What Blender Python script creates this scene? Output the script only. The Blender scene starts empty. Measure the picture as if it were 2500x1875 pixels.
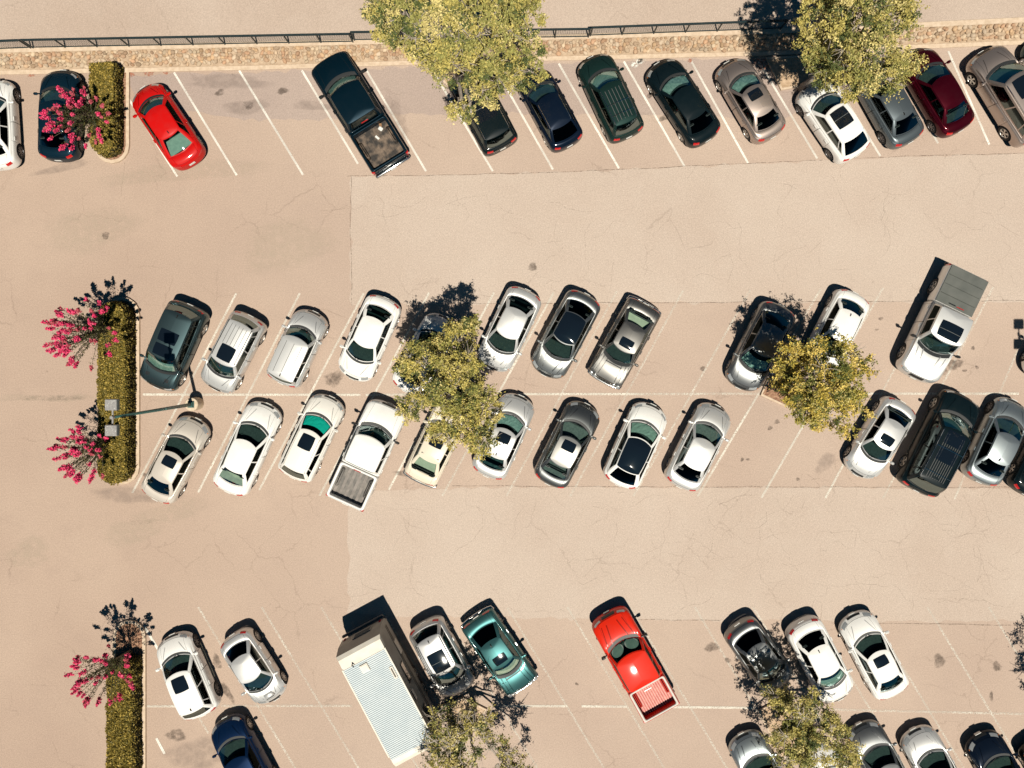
import bpy, bmesh, math, random
import numpy as np
from mathutils import Vector, Matrix
from mathutils.bvhtree import BVHTree

random.seed(7)
rng = np.random.default_rng(7)
D = bpy.data
scene = bpy.context.scene
COL = scene.collection

# ------------------------------------------------------------------ scale
# the photograph: 50 px per metre on the ground, camera 38 m above the point (1240, 860)
CH = 38.0
PPM = 50.0
NX, NY = 1240.0, 860.0
def g(px, py, h=0.0):
    k = (CH - h) / CH / PPM
    return Vector(((px - NX) * k, (NY - py) * k, h))

# ------------------------------------------------------------------ object helpers
def tag(o, label=None, cat=None, group=None, kind=None):
    if label: o['label'] = label
    if cat: o['category'] = cat
    if group: o['group'] = group
    if kind: o['kind'] = kind
    return o

def empty(name, loc=(0, 0, 0), rz=0.0, parent=None):
    o = D.objects.new(name, None)
    COL.objects.link(o)
    o.empty_display_size = 0.3
    o.location = loc
    o.rotation_euler = (0, 0, rz)
    if parent: o.parent = parent
    return o

def mk(name, verts, faces, mats, parent=None, smooth=True, midx=None, loc=None):
    me = D.meshes.new(name)
    me.from_pydata([tuple(map(float, v)) for v in verts], [], [tuple(map(int, f)) for f in faces])
    if not isinstance(mats, (list, tuple)): mats = [mats]
    for m in mats: me.materials.append(m)
    if smooth: me.polygons.foreach_set('use_smooth', [True] * len(me.polygons))
    if midx is not None: me.polygons.foreach_set('material_index', [int(i) for i in midx])
    me.update()
    o = D.objects.new(name, me)
    COL.objects.link(o)
    if parent: o.parent = parent
    if loc is not None: o.location = loc
    return o

def inst(name, me, parent=None, loc=(0, 0, 0), rot=(0, 0, 0), scale=(1, 1, 1)):
    o = D.objects.new(name, me)
    COL.objects.link(o)
    if parent: o.parent = parent
    o.location = loc; o.rotation_euler = rot; o.scale = scale
    return o

class MB:
    """collects simple solids into one mesh"""
    def __init__(s): s.v = []; s.f = []; s.m = []
    def add(s, v, f, m=0):
        n = len(s.v); s.v += [tuple(p) for p in v]
        s.f += [tuple(i + n for i in q) for q in f]; s.m += [m] * len(f)
    def box(s, c, size, rz=0.0, m=0, bev=0.0, top=None):
        x, y, z = size[0] / 2, size[1] / 2, size[2] / 2
        tx, ty = (x, y) if top is None else (top[0] / 2, top[1] / 2)
        ca, sa = math.cos(rz), math.sin(rz)
        if bev <= 0:
            P = [(-x, -y, -z), (x, -y, -z), (x, y, -z), (-x, y, -z), (-tx, -ty, z), (tx, -ty, z), (tx, ty, z), (-tx, ty, z)]
            F = [(0, 3, 2, 1), (4, 5, 6, 7), (0, 1, 5, 4), (1, 2, 6, 5), (2, 3, 7, 6), (3, 0, 4, 7)]
        else:
            b = min(bev, x * .9, y * .9, z * .9)
            P = []; F = []
            rings = [(-z, -b), (-z + b, 0), (z - b, 0), (z, -b)]
            for zz, ins in rings:
                fx, fy = (x, y) if zz < 0 else (tx, ty)
                for sx, sy, order in ((1, 1, 0), (-1, 1, 1), (-1, -1, 0), (1, -1, 1)):
                    a = (sx * (fx + ins), sy * (fy + ins - b)); c2 = (sx * (fx + ins - b), sy * (fy + ins))
                    pr = (a, c2) if order == 0 else (c2, a)
                    for q in pr: P.append((q[0], q[1], zz))
            for r in range(3):
                for i in range(8):
                    j = (i + 1) % 8
                    F.append((r * 8 + i, r * 8 + j, r * 8 + 8 + j, r * 8 + 8 + i))
            F.append(tuple(range(7, -1, -1))); F.append(tuple(range(24, 32)))
        P = [(c[0] + p[0] * ca - p[1] * sa, c[1] + p[0] * sa + p[1] * ca, c[2] + p[2]) for p in P]
        s.add(P, F, m)
    def tube(s, pts, rad, n=8, m=0, cap=True):
        pts = [Vector(p) for p in pts]
        if not isinstance(rad, (list, tuple)): rad = [rad] * len(pts)
        V = []; F = []
        ref = None
        for i, p in enumerate(pts):
            d = (pts[min(i + 1, len(pts) - 1)] - pts[max(i - 1, 0)]).normalized()
            if ref is None:
                ref = d.orthogonal().normalized()
            else:
                ref = (ref - d * ref.dot(d)).normalized()
            b = d.cross(ref)
            for k in range(n):
                a = 2 * math.pi * k / n
                V.append(p + (ref * math.cos(a) + b * math.sin(a)) * rad[i])
        for i in range(len(pts) - 1):
            for k in range(n):
                k2 = (k + 1) % n
                F.append((i * n + k, i * n + k2, i * n + n + k2, i * n + n + k))
        if cap:
            F.append(tuple(range(n - 1, -1, -1))); F.append(tuple(range((len(pts) - 1) * n, len(pts) * n)))
        s.add(V, F, m)
    def build(s, name, mats, parent=None, smooth=False):
        return mk(name, s.v, s.f, mats, parent, smooth, s.m)

# ------------------------------------------------------------------ materials
def nt(m):
    m.use_nodes = True
    t = m.node_tree
    return t, t.nodes, t.links, t.nodes['Principled BSDF']

def simple(name, col, rough=.6, metal=0.0, coat=0.0, spec=.5, emis=None):
    m = D.materials.new(name)
    t, N, Lk, b = nt(m)
    b.inputs['Base Color'].default_value = (*col, 1)
    b.inputs['Roughness'].default_value = rough
    b.inputs['Metallic'].default_value = metal
    b.inputs['Coat Weight'].default_value = coat
    b.inputs['Coat Roughness'].default_value = .06
    b.inputs['Specular IOR Level'].default_value = spec
    return m

def noisy(name, col, col2, scale=8.0, rough=.8, detail=6.0, metal=0.0, coat=0.0, bump=0.0, lo=.35, hi=.65, coord='Object', rough2=None):
    m = D.materials.new(name)
    t, N, Lk, b = nt(m)
    tc = N.new('ShaderNodeTexCoord'); n = N.new('ShaderNodeTexNoise')
    n.inputs['Scale'].default_value = scale; n.inputs['Detail'].default_value = detail
    Lk.new(tc.outputs[coord], n.inputs['Vector'])
    r = N.new('ShaderNodeValToRGB')
    r.color_ramp.elements[0].position = lo; r.color_ramp.elements[0].color = (*col, 1)
    r.color_ramp.elements[1].position = hi; r.color_ramp.elements[1].color = (*col2, 1)
    Lk.new(n.outputs['Fac'], r.inputs['Fac']); Lk.new(r.outputs['Color'], b.inputs['Base Color'])
    b.inputs['Roughness'].default_value = rough; b.inputs['Metallic'].default_value = metal
    b.inputs['Coat Weight'].default_value = coat; b.inputs['Coat Roughness'].default_value = .06
    if bump:
        bp = N.new('ShaderNodeBump'); bp.inputs['Strength'].default_value = bump; bp.inputs['Distance'].default_value = .02
        Lk.new(n.outputs['Fac'], bp.inputs['Height']); Lk.new(bp.outputs['Normal'], b.inputs['Normal'])
    return m

_paint = {}
def paint(name, col, metal=0.0, rough=.42):
    """car paint: slightly dusty, clear coat, fine flake noise"""
    if name in _paint: return _paint[name]
    m = D.materials.new('paint ' + name)
    t, N, Lk, b = nt(m)
    tc = N.new('ShaderNodeTexCoord')
    n1 = N.new('ShaderNodeTexNoise'); n1.inputs['Scale'].default_value = 2.2; n1.inputs['Detail'].default_value = 5
    n2 = N.new('ShaderNodeTexNoise'); n2.inputs['Scale'].default_value = 60; n2.inputs['Detail'].default_value = 2
    Lk.new(tc.outputs['Object'], n1.inputs['Vector']); Lk.new(tc.outputs['Object'], n2.inputs['Vector'])
    dust = (.42, .36, .29) if min(col) > .15 else (.08, .09, .09)
    mx = N.new('ShaderNodeMix'); mx.data_type = 'RGBA'
    mx.inputs['A'].default_value = (*col, 1); mx.inputs['B'].default_value = (*dust, 1)
    mr = N.new('ShaderNodeMapRange'); mr.inputs['From Min'].default_value = .45; mr.inputs['From Max'].default_value = .8
    mr.inputs['To Min'].default_value = 0; mr.inputs['To Max'].default_value = .10 if max(col) > .2 else .035
    Lk.new(n1.outputs['Fac'], mr.inputs['Value']); Lk.new(mr.outputs['Result'], mx.inputs['Factor'])
    hs = N.new('ShaderNodeHueSaturation')
    m2 = N.new('ShaderNodeMapRange'); m2.inputs['To Min'].default_value = .86; m2.inputs['To Max'].default_value = 1.14
    Lk.new(n2.outputs['Fac'], m2.inputs['Value']); Lk.new(m2.outputs['Result'], hs.inputs['Value'])
    Lk.new(mx.outputs['Result'], hs.inputs['Color']); Lk.new(hs.outputs['Color'], b.inputs['Base Color'])
    b.inputs['Metallic'].default_value = metal
    b.inputs['Roughness'].default_value = rough
    b.inputs['Specular IOR Level'].default_value = .5 if min(col) > .15 else .08
    b.inputs['Coat Weight'].default_value = .6 if min(col) > .15 else .45
    b.inputs['Coat Roughness'].default_value = .07
    _paint[name] = m
    return m

def glass(name, tint, gloss=.1, rough=.02):
    m = D.materials.new(name)
    t, N, Lk, b = nt(m)
    N.remove(b)
    out = N['Material Output']
    tr = N.new('ShaderNodeBsdfTransparent'); tr.inputs['Color'].default_value = (*tint, 1)
    gl = N.new('ShaderNodeBsdfGlossy'); gl.inputs['Roughness'].default_value = rough; gl.inputs['Color'].default_value = (.8, 1, 1, 1)
    fr = N.new('ShaderNodeFresnel'); fr.inputs['IOR'].default_value = 1.5
    ad = N.new('ShaderNodeMath'); ad.operation = 'MULTIPLY'; ad.inputs[1].default_value = gloss; ad.use_clamp = True
    Lk.new(fr.outputs['Fac'], ad.inputs[0])
    mx = N.new('ShaderNodeMixShader')
    Lk.new(ad.outputs[0], mx.inputs['Fac']); Lk.new(tr.outputs[0], mx.inputs[1]); Lk.new(gl.outputs[0], mx.inputs[2])
    Lk.new(mx.outputs[0], out.inputs['Surface'])
    return m

M = {}
M['glass'] = glass('windscreen glass', (.62, .76, .72), .32)
M['tint'] = glass('tinted glass', (.12, .18, .18), .3)
M['side'] = glass('side window glass', (.10, .15, .15), .16)
M['dark'] = glass('privacy glass', (.02, .03, .04), .25)
M['roofglass'] = simple('black roof glass', (.006, .010, .016), .06, 0, 1.0)
M['rubber'] = noisy('tyre rubber', (.010, .011, .012), (.02, .02, .021), 20, .85)
M['alloy'] = simple('alloy rim', (.55, .54, .52), .35, .85)
M['alloydark'] = simple('dark alloy rim', (.16, .16, .17), .4, .7)
M['chrome'] = simple('chrome', (.75, .75, .74), .15, 1.0)
M['blackplastic'] = simple('black plastic trim', (.012, .014, .016), .5)
M['black_shell'] = simple('panel gap black', (.008, .010, .012), .8)
M['headlight'] = simple('clear headlight', (.45, .47, .48), .12, .3, 1.0)
M['amber'] = simple('amber lamp', (.75, .22, .04), .25, 0, .8)
M['taillight'] = simple('red tail lamp', (.50, .012, .012), .2, 0, 1.0)
M['plate'] = simple('number plate white', (.75, .75, .72), .5)
M['int_black'] = noisy('black interior', (.014, .026, .027), (.03, .046, .045), 12, .8)
M['int_grey'] = noisy('grey interior', (.10, .11, .11), (.16, .17, .165), 12, .85)
M['int_beige'] = noisy('beige interior', (.34, .29, .22), (.44, .38, .30), 12, .85)
M['shade_green'] = noisy('grey green sunshade', (.30, .38, .34), (.38, .46, .41), 6, .7)
M['shade_silver'] = noisy('silver sunshade', (.34, .48, .45), (.60, .72, .68), 9, .35, metal=.3, bump=.6)
M['shade_teal'] = noisy('teal sunshade', (.0, .60, .50), (.01, .66, .55), 3, .6)
M['shade_beige'] = noisy('beige sunshade', (.55, .50, .40), (.66, .60, .48), 5, .7)

# ------------------------------------------------------------------ wheels, seats and other shared car meshes
def wheel_meshes(r=.33, w=.22, style=0):
    n = 28
    V = []; F = []
    prof = [(-w / 2, r * .66), (-w / 2 , r * .93), (-w / 2 + .025, r), (w / 2 - .025, r), (w / 2, r * .93), (w / 2, r * .66)]
    for k in range(n):
        a = 2 * math.pi * k / n
        for (y, rr) in prof: V.append((rr * math.cos(a), y, rr * math.sin(a)))
    P = len(prof)
    for k in range(n):
        k2 = (k + 1) % n
        for j in range(P - 1): F.append((k * P + j, k * P + j + 1, k2 * P + j + 1, k2 * P + j))
    me = D.meshes.new('wheel'); me.from_pydata(V, [], F); me.materials.append(M['rubber'])
    me.polygons.foreach_set('use_smooth', [True] * len(me.polygons))
    # rim, outer face toward +y
    mb = MB()
    ro = r * .68
    V = []; F = []
    for k in range(n):
        a = 2 * math.pi * k / n
        for (rr, y) in ((ro, w / 2 - .005), (ro * .9, w / 2 + .004), (ro * .86, w / 2 - .03)):
            V.append((rr * math.cos(a), y, rr * math.sin(a)))
    for k in range(n):
        k2 = (k + 1) % n
        for j in range(2): F.append((k * 3 + j, k * 3 + j + 1, k2 * 3 + j + 1, k2 * 3 + j))
    mb.add(V, F, 0)
    ns = (5, 7, 10)[style]
    sw = (.075, .05, .032)[style]
    for k in range(ns):
        a = 2 * math.pi * k / ns
        for q in ((0,) if style else (-.13, .13)):
            aa = a + q
            c, s_ = math.cos(aa), math.sin(aa)
            hw = sw / 2 if style else .02
            pts = []
            for rad, hh, y in ((.03, hw * .9, w / 2 - .005), (ro * .9, hw * 1.1, w / 2 - .002)):
                for e in (-1, 1): pts.append((rad * c - e * hh * s_, y, rad * s_ + e * hh * c))
            for rad, hh, y in ((.03, hw * .9, w / 2 - .035), (ro * .9, hw * 1.1, w / 2 - .035)):
                for e in (-1, 1): pts.append((rad * c - e * hh * s_, y, rad * s_ + e * hh * c))
            mb.add(pts, [(0, 1, 3, 2), (4, 6, 7, 5), (0, 2, 6, 4), (1, 5, 7, 3)], 0)
    V = [(0, w / 2 + .002, 0)]; F = []
    for k in range(12):
        a = 2 * math.pi * k / 12; V.append((.045 * math.cos(a), w / 2 - .002, .045 * math.sin(a)))
    for k in range(12): F.append((0, 1 + k, 1 + (k + 1) % 12))
    mb.add(V, F, 0)
    V = [(0, w / 2 - .06, 0)]; F = []
    for k in range(n):
        a = 2 * math.pi * k / n; V.append((ro * math.cos(a), w / 2 - .06, ro * math.sin(a)))
    for k in range(n): F.append((0, 1 + k, 1 + (k + 1) % n))
    mb.add(V, F, 1)
    rm = D.meshes.new('rim')
    rm.from_pydata(mb.v, [], mb.f)
    rm.materials.append(M['alloydark'] if style == 1 else M['alloy']); rm.materials.append(M['blackplastic'])
    rm.polygons.foreach_set('material_index', mb.m)
    return me, rm
WH = [wheel_meshes(.33, .22, s) for s in range(3)]

def mesh_only(mb, name, mats, smooth=False):
    me = D.meshes.new(name); me.from_pydata(mb.v, [], mb.f)
    for m in mats: me.materials.append(m)
    me.polygons.foreach_set('material_index', mb.m)
    if smooth: me.polygons.foreach_set('use_smooth', [True] * len(me.polygons))
    return me
SEAT = {}
for k in ('int_black', 'int_grey', 'int_beige'):
    mb = MB()
    mb.box((.08, 0, .10), (.50, .48, .16), bev=.05)
    mb.box((-.24, 0, .42), (.14, .46, .56), bev=.05)
    mb.box((-.28, 0, .76), (.09, .24, .15), bev=.04)
    SEAT[k] = mesh_only(mb, 'seat', [M[k]])
mb = MB()
ring = [(0, .17 * math.cos(a), .17 * math.sin(a)) for a in [2 * math.pi * i / 16 for i in range(17)]]
mb.tube(ring, .014, 6, cap=False); mb.box((.01, 0, 0), (.02, .30, .04)); mb.box((.01, 0, -.06), (.02, .04, .14))
STEER = mesh_only(mb, 'steering_wheel', [M['blackplastic']])
mb = MB()
mb.box((0, .12, .05), (.13, .18, .12), bev=.035); mb.box((.02, 0, .0), (.05, .12, .03))
def mirror_mesh(pm, big=False):
    mb = MB()
    if big:
        mb.box((0, .20, .06), (.10, .20, .24), bev=.03); mb.box((.01, .06, .02), (.05, .14, .04)); mb.box((.01, .06, .10), (.04, .14, .03))
    else:
        mb.box((0, .13, .05), (.13, .20, .13), bev=.04); mb.box((.015, .02, .01), (.06, .10, .03))
    return mesh_only(mb, 'side_mirror', [pm], False)
# ------------------------------------------------------------------ parametric car body
def nodes(keys, step):
    """sorted nodes through all keys, spacing <= step"""
    ks = sorted(set(round(k, 5) for k in keys)); out = [ks[0]]
    for a, b in zip(ks[:-1], ks[1:]):
        n = max(1, int(math.ceil((b - a) / step - 1e-6)))
        out += [a + (b - a) * (i + 1) / n for i in range(n)]
    return np.array(out)

def smoothpoly(P, it=6):
    P = P.copy()
    for _ in range(it):
        Q = P.copy(); Q[1:-1] = .25 * P[:-2] + .5 * P[1:-1] + .25 * P[2:]
        Q[0, 1] = 0; Q[-1, 1] = 0
        P = Q
    return P

def seg_table(P, i1, i2):
    """P: half outline (n,2) from front centre to rear centre; corners at indices i1,i2 -> function u->xy"""
    def part(a, b):
        Q = P[a:b + 1]; d = np.r_[0, np.cumsum(np.hypot(*(np.diff(Q, axis=0).T)))]
        return Q, d / d[-1]
    segs = [part(0, i1), part(i1, i2), part(i2, len(P) - 1)]
    br = [0, .2, .8, 1.0]
    def f(u):
        u = np.asarray(u); out = np.zeros((len(u), 2))
        for k in range(3):
            m = (u >= br[k] - 1e-9) & (u <= br[k + 1] + 1e-9)
            t = (u[m] - br[k]) / (br[k + 1] - br[k])
            Q, d = segs[k]
            out[m, 0] = np.interp(t, d, Q[:, 0]); out[m, 1] = np.interp(t, d, Q[:, 1])
        return out
    return f

def outer_ring(xf, xr, b, capf, nf, capr, nr, bulge=.012):
    th = np.linspace(0, math.pi / 2, 60)
    F = np.c_[xf - capf + capf * np.cos(th) ** (2 / nf), b * np.sin(th) ** (2 / nf)]
    R = np.c_[xr + capr - capr * np.cos(th[::-1]) ** (2 / nr), b * np.sin(th[::-1]) ** (2 / nr)]
    xs = np.linspace(F[-1, 0], R[0, 0], 80)[1:-1]
    tt = np.linspace(0, 1, 80)[1:-1]
    S = np.c_[xs, b + bulge * 4 * tt * (1 - tt)]
    P = np.r_[F, S, R]
    i1 = int(np.argmax(F[:, 1] > .82 * b)); i2 = len(F) + len(S) + int(np.argmax(R[:, 1] < .86 * b))
    return seg_table(P, i1, i2)

def cabin_ring(xf, xr, yf, yr, bowf, bowr, bulge=.03, sm=10):
    q = np.linspace(0, 1, 50)
    F = np.c_[xf - bowf * q ** 2, yf * q]
    t = np.linspace(0, 1, 140)[1:-1]
    S = np.c_[(xf - bowf) + ((xr + bowr) - (xf - bowf)) * t, yf + (yr - yf) * t + bulge * 4 * t * (1 - t)]
    q = q[::-1]
    R = np.c_[xr + bowr * q ** 2, yr * q]
    P = smoothpoly(np.r_[F, S, R], sm)
    return seg_table(P, 49, 49 + len(S) + 1)

STY = dict(
 sedan=dict(cowl=.230, wtop=.405, rtop=.735, rbase=.885, bowf=.30, bowr=.18, zs=[(0, .60), (.08, .70), (.25, .86), (.5, .90), (.8, .93), (.95, .92), (1, .86)], belt=[(.23, .93), (.5, .95), (.88, 1.0)], capf=.62, nf=2.3, capr=.5, nr=2.5, bw=.84, rw=.60, doors=(.29, .50, .72), seats=2),
 coupe=dict(cowl=.22, wtop=.38, rtop=.66, rbase=.87, bowf=.30, zs=[(0, .58), (.08, .68), (.25, .84), (.5, .86), (.8, .92), (.95, .92), (1, .86)], belt=[(.27, .93), (.5, .92), (.84, .99)], capf=.66, nf=2.2, capr=.55, nr=2.4, bw=.86, rw=.62, doors=(.32, .62), seats=2),
 hatch=dict(cowl=.215, wtop=.39, rtop=.86, rbase=.955, bowf=.28, zs=[(0, .66), (.08, .78), (.22, .92), (.5, .96), (.9, 1.0), (1, .95)], belt=[(.25, 1.0), (.5, 1.0), (.96, 1.06)], capf=.6, nf=2.3, capr=.42, nr=2.6, bw=.85, rw=.64, doors=(.28, .49, .70), seats=2),
 suv=dict(cowl=.215, wtop=.36, rtop=.89, bowf=.26, rbase=.965, zs=[(0, .78), (.06, .90), (.22, 1.02), (.5, 1.05), (.9, 1.08), (1, 1.02)], belt=[(.25, 1.10), (.5, 1.10), (.96, 1.14)], capf=.5, nf=2.6, capr=.34, nr=3.0, bw=.88, rw=.70, doors=(.29, .50, .71), seats=2),
 wagon=dict(cowl=.23, wtop=.41, bowf=.28, rtop=.88, rbase=.965, zs=[(0, .62), (.08, .74), (.25, .88), (.5, .93), (.9, .96), (1, .9)], belt=[(.27, .97), (.5, .97), (.96, 1.02)], capf=.6, nf=2.3, capr=.38, nr=2.8, bw=.84, rw=.62, doors=(.29, .49, .69), seats=2),
 classic=dict(cowl=.265, wtop=.395, rtop=.71, rbase=.87, bowf=.26, zs=[(0, .70), (.05, .76), (.25, .84), (.5, .88), (.8, .90), (.95, .88), (1, .84)], belt=[(.28, .93), (.5, .92), (.80, .96)], capf=.26, nf=3.6, capr=.26, nr=4.2, bw=.84, rw=.62, doors=(.33, .52, .70), seats=2),
 truck=dict(cowl=.350, wtop=.50, rtop=.94, rbase=.99, bowf=.30, zs=[(0, .92), (.06, 1.02), (.30, 1.12), (.6, 1.14), (1, 1.14)], belt=[(.38, 1.20), (.6, 1.20), (1, 1.20)], capf=.5, nf=2.9, capr=.06, nr=9, bw=.88, rw=.74, doors=(.42, .69, .96), seats=2),
)

def grid_faces(ni, nj, wrap=False):
    F = []
    for i in range(ni if wrap else ni - 1):
        i2 = (i + 1) % ni
        for j in range(nj - 1):
            F.append((i * nj + j, i * nj + j + 1, i2 * nj + j + 1, i2 * nj + j))
    return F

def normals_of(G, out_from=None):
    du = np.gradient(G, axis=0); dv = np.gradient(G, axis=1)
    n = np.cross(du, dv); n /= (np.linalg.norm(n, axis=2, keepdims=True) + 1e-9)
    c = np.array([0, 0, .3]) if out_from is None else out_from
    if np.sum(n * (G - c)) < 0: n = -n
    return n

def build_car(name, label, cat, F, R, W, H, style, pm, group='cars parked in the lot', glassk='glass', rear='dark', side='side', interior='int_black',
              sunroof=None, roofmat=None, rails=False, ribs=0, shade=None, headl='headlight', rimstyle=0, hood='crease', scoop=False, vents=False,
              antenna=None, plate=True, decklid=True, bars=0, grille='blackplastic', img_h=.6, bumper=None, opt=None, rearshade=None, spoiler=False,
              roofnarrow=0, bed=None, L=None):
    S = dict(STY[style]);
    if opt: S.update(opt)
    f3, r3 = g(F[0], F[1], img_h), g(R[0], R[1], img_h)
    f3.z = r3.z = 0
    mid = (f3 + r3) / 2; d = f3 - r3
    if L is None: L = d.length
    rz = math.atan2(d.y, d.x)
    root = empty(name, (mid.x, mid.y, 0), rz)
    tag(root, label, cat, group)
    b = W / 2
    Ltot = L
    truck = style == 'truck'
    Lc = L * S.get('cabfrac', .64) if truck else L        # length of the closed body
    x0 = L / 2                                            # nose
    X = lambda f: x0 - f * Lc
    xe = x0 - Lc                                          # rear end of closed body
    big = style in ('suv', 'truck')
    zsk = S['zs']; bk = S['belt']
    zs = lambda x: np.interp((x0 - x) / Lc, [a for a, _ in zsk], [c for _, c in zsk])
    zb = lambda x: np.interp((x0 - x) / Lc, [a for a, _ in bk], [c for _, c in bk])
    z0 = .30 if big else .20
    dx = ((.12, .10), (.0, .0), (.03, .02), (.09, .05), (.20, .12)) if not truck else ((.12, .0), (.0, .0), (.02, .0), (.06, .0), (.13, .0))
    if style == 'classic': dx = ((.06, .06), (.0, .0), (.05, .05), (.08, .08), (.13, .12))
    if style in ('suv', 'hatch', 'wagon'): dx = ((.10, .08), (.0, .0), (.02, .0), (.07, .03), (.15, .08))
    by = (-.07, -.015, 0, -.025, -.085)
    cf, cr = S['capf'], S['capr']
    rings = [outer_ring(x0 - dx[k][0], xe + dx[k][1], b + by[k], cf, S['nf'], cr, S['nr']) for k in range(5)]
    zr = [lambda x: x * 0 + z0, lambda x: x * 0 + z0 + .15, lambda x: z0 + .15 + (zs(x) - z0 - .15) * .52,
          lambda x: zs(x) - .075, lambda x: zs(x)]
    bowf = S.get('bowf', .20); bowr = S.get('bowr', .14)
    xbr = max(X(S['rbase']), xe + dx[4][1] + .05)
    belt = cabin_ring(X(S['cowl']), xbr, S['bw'] * b, S['bw'] * b * (.97 if not truck else .99), bowf, min(bowr, .02) if truck else bowr, .02)
    hw = S['rw'] * b * 1.02
    roofr = cabin_ring(X(S['wtop']), X(S['rtop']), hw, hw * (1.0 if style in ('suv', 'hatch', 'wagon', 'truck') else .95), bowf * .55, (.02 if truck else bowr * .6), .02)
    xm = (X(S['wtop']) + X(S['rtop'])) / 2; hl = (X(S['wtop']) - X(S['rtop'])) / 2
    drop = .035 if style in ('suv', 'truck', 'wagon') else .06
    zroof = lambda x: (H - .055) - drop * ((x - xm) / hl) ** 2

    def ring3(k, s):
        s = (np.asarray(s) + 1) % 2 - 1
        sg = np.where(s < 0, -1.0, 1.0); u = np.abs(s)
        if k < 5: xy = rings[k](u); z = zr[k](xy[:, 0])
        elif k == 5: xy = belt(u); z = zb(xy[:, 0])
        else: xy = roofr(u); z = zroof(xy[:, 0])
        return np.c_[xy[:, 0], xy[:, 1] * sg, z]

    def body(s, v):
        Rg = [ring3(k, s) for k in range(6)]
        G = np.zeros((len(s), len(v), 3))
        for j, vv in enumerate(v):
            if vv <= 4:
                k = min(int(vv), 3); t = vv - k
                p0, p1, p2, p3 = Rg[max(k - 1, 0)], Rg[k], Rg[k + 1], Rg[min(k + 2, 4)]
                G[:, j] = .5 * (2 * p1 + (p2 - p0) * t + (2 * p0 - 5 * p1 + 4 * p2 - p3) * t * t + (3 * p1 - p0 - 3 * p2 + p3) * t ** 3)
            else:
                t = vv - 4
                p = Rg[4] * (1 - t) + Rg[5] * t
                dist = np.linalg.norm((Rg[5] - Rg[4])[:, :2], axis=1)
                p[:, 2] += np.minimum(dist, 1.0) * S.get('crown', .075) * 4 * t * (1 - t) + .02 * (1 - np.clip(np.abs(p[:, 1]) / b, 0, 1) ** 2) * 4 * t * (1 - t)
                G[:, j] = p
        return G

    def cab(s, t):
        B, T = ring3(5, s), ring3(6, s)
        G = np.zeros((len(s), len(t), 3))
        for j, tt in enumerate(t):
            p = B * (1 - tt) + T * tt
            w = 4 * tt * (1 - tt)
            p[:, 2] += .025 * w; p[:, 1] *= (1 + .03 * w)
            G[:, j] = p
        return G

    # wheels
    r = S.get('wr', .40 if truck else .365 if style == 'suv' else .33)
    fo, ro = S.get('fo', .185), S.get('ro', .20)
    xwf = x0 - fo * L if not truck else x0 - .165 * L
    xwr = x0 - (1 - ro) * L if not truck else x0 - .79 * L
    Ra = r * 1.17
    def arches(G):
        for xw in (xwf, xwr):
            dxw = G[..., 0] - xw; dz = G[..., 2] - r
            rad = np.hypot(dxw, dz) + 1e-6
            m = (rad < Ra) & (np.abs(G[..., 1]) > .55 * b)
            ins = m.copy()
            k = Ra / rad
            G[..., 0] = np.where(m, xw + dxw * k, G[..., 0]); G[..., 2] = np.where(m, r + dz * k, G[..., 2])
            G_mask.append(ins)
        return G

    dr = S['doors']
    def u_at(x):      # u of the side of ring 2 at x
        uu = np.linspace(.2, .8, 200); xx = rings[2](uu)[:, 0]
        return float(np.interp(-x, -xx, uu))
    du = [u_at(X(a)) for a in dr]
    key = [0, .165, .2, .8, .835, 1.0] + du
    half = nodes(key, .0125)
    half = np.unique(np.r_[half, nodes([0, .2], .02), nodes([.8, 1], .02)])
    s = np.r_[-half[::-1][:-1], half]            # -1 .. 1
    s = s[:-1]                                   # wrap
    v = np.array([0, .5, 1, 1.33, 1.66, 2, 2.33, 2.66, 3, 3.3, 3.6, 3.8, 4, 4.12, 4.3, 4.5, 4.7, 4.88, 5])
    G_mask = []
    G = arches(body(s, v))
    mask = G_mask[0] | G_mask[1]
    ns, nv = len(s), len(v)
    inner = G - normals_of(G) * .02
    si = lambda val: int(np.argmin(np.abs(s - val)))
    vi = lambda val: int(np.argmin(np.abs(v - val)))
    used = np.zeros((ns, nv), bool)              # faces taken by panels (i,j) = face between i..i+1, j..j+1
    def dead(i, j):
        i2 = (i + 1) % ns
        return mask[i, j] and mask[i2, j] and mask[i, j + 1] and mask[i2, j + 1]
    def panel(pname, sa, sb, va, vb, gap=.012, mat=pm):
        i0 = si(sa); i1 = si(sb); j0, j1 = vi(va), vi(vb)
        if i1 <= i0: i1 += ns
        idx = [i % ns for i in range(i0, i1 + 1)]
        P = G[idx][:, j0:j1 + 1].copy()
        for (a, c, ax) in ((0, 1, 0), (-1, -2, 0), (0, 1, 1), (-1, -2, 1)):
            A = P[a] if ax == 0 else P[:, a]; Bv = P[c] if ax == 0 else P[:, c]
            dd = np.linalg.norm(Bv - A, axis=1, keepdims=True) + 1e-6
            nA = A + (Bv - A) * np.minimum(gap / dd, .45)
            if ax == 0: P[a] = nA
            else: P[:, a] = nA
        Fs = []; nj = P.shape[1]
        for a in range(len(idx) - 1):
            for j in range(nj - 1):
                used[idx[a], j0 + j] = True
                if not dead(idx[a], j0 + j):
                    Fs.append((a * nj + j, a * nj + j + 1, (a + 1) * nj + j + 1, (a + 1) * nj + j))
        return mk(pname, P.reshape(-1, 3), Fs, mat, root)
    if hood: panel('hood', -.165, .165, 4, 5)
    if decklid and style in ('sedan', 'coupe', 'classic'):
        panel('trunk_lid', .835, -.835, 4, 5)
    doors = []
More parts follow.
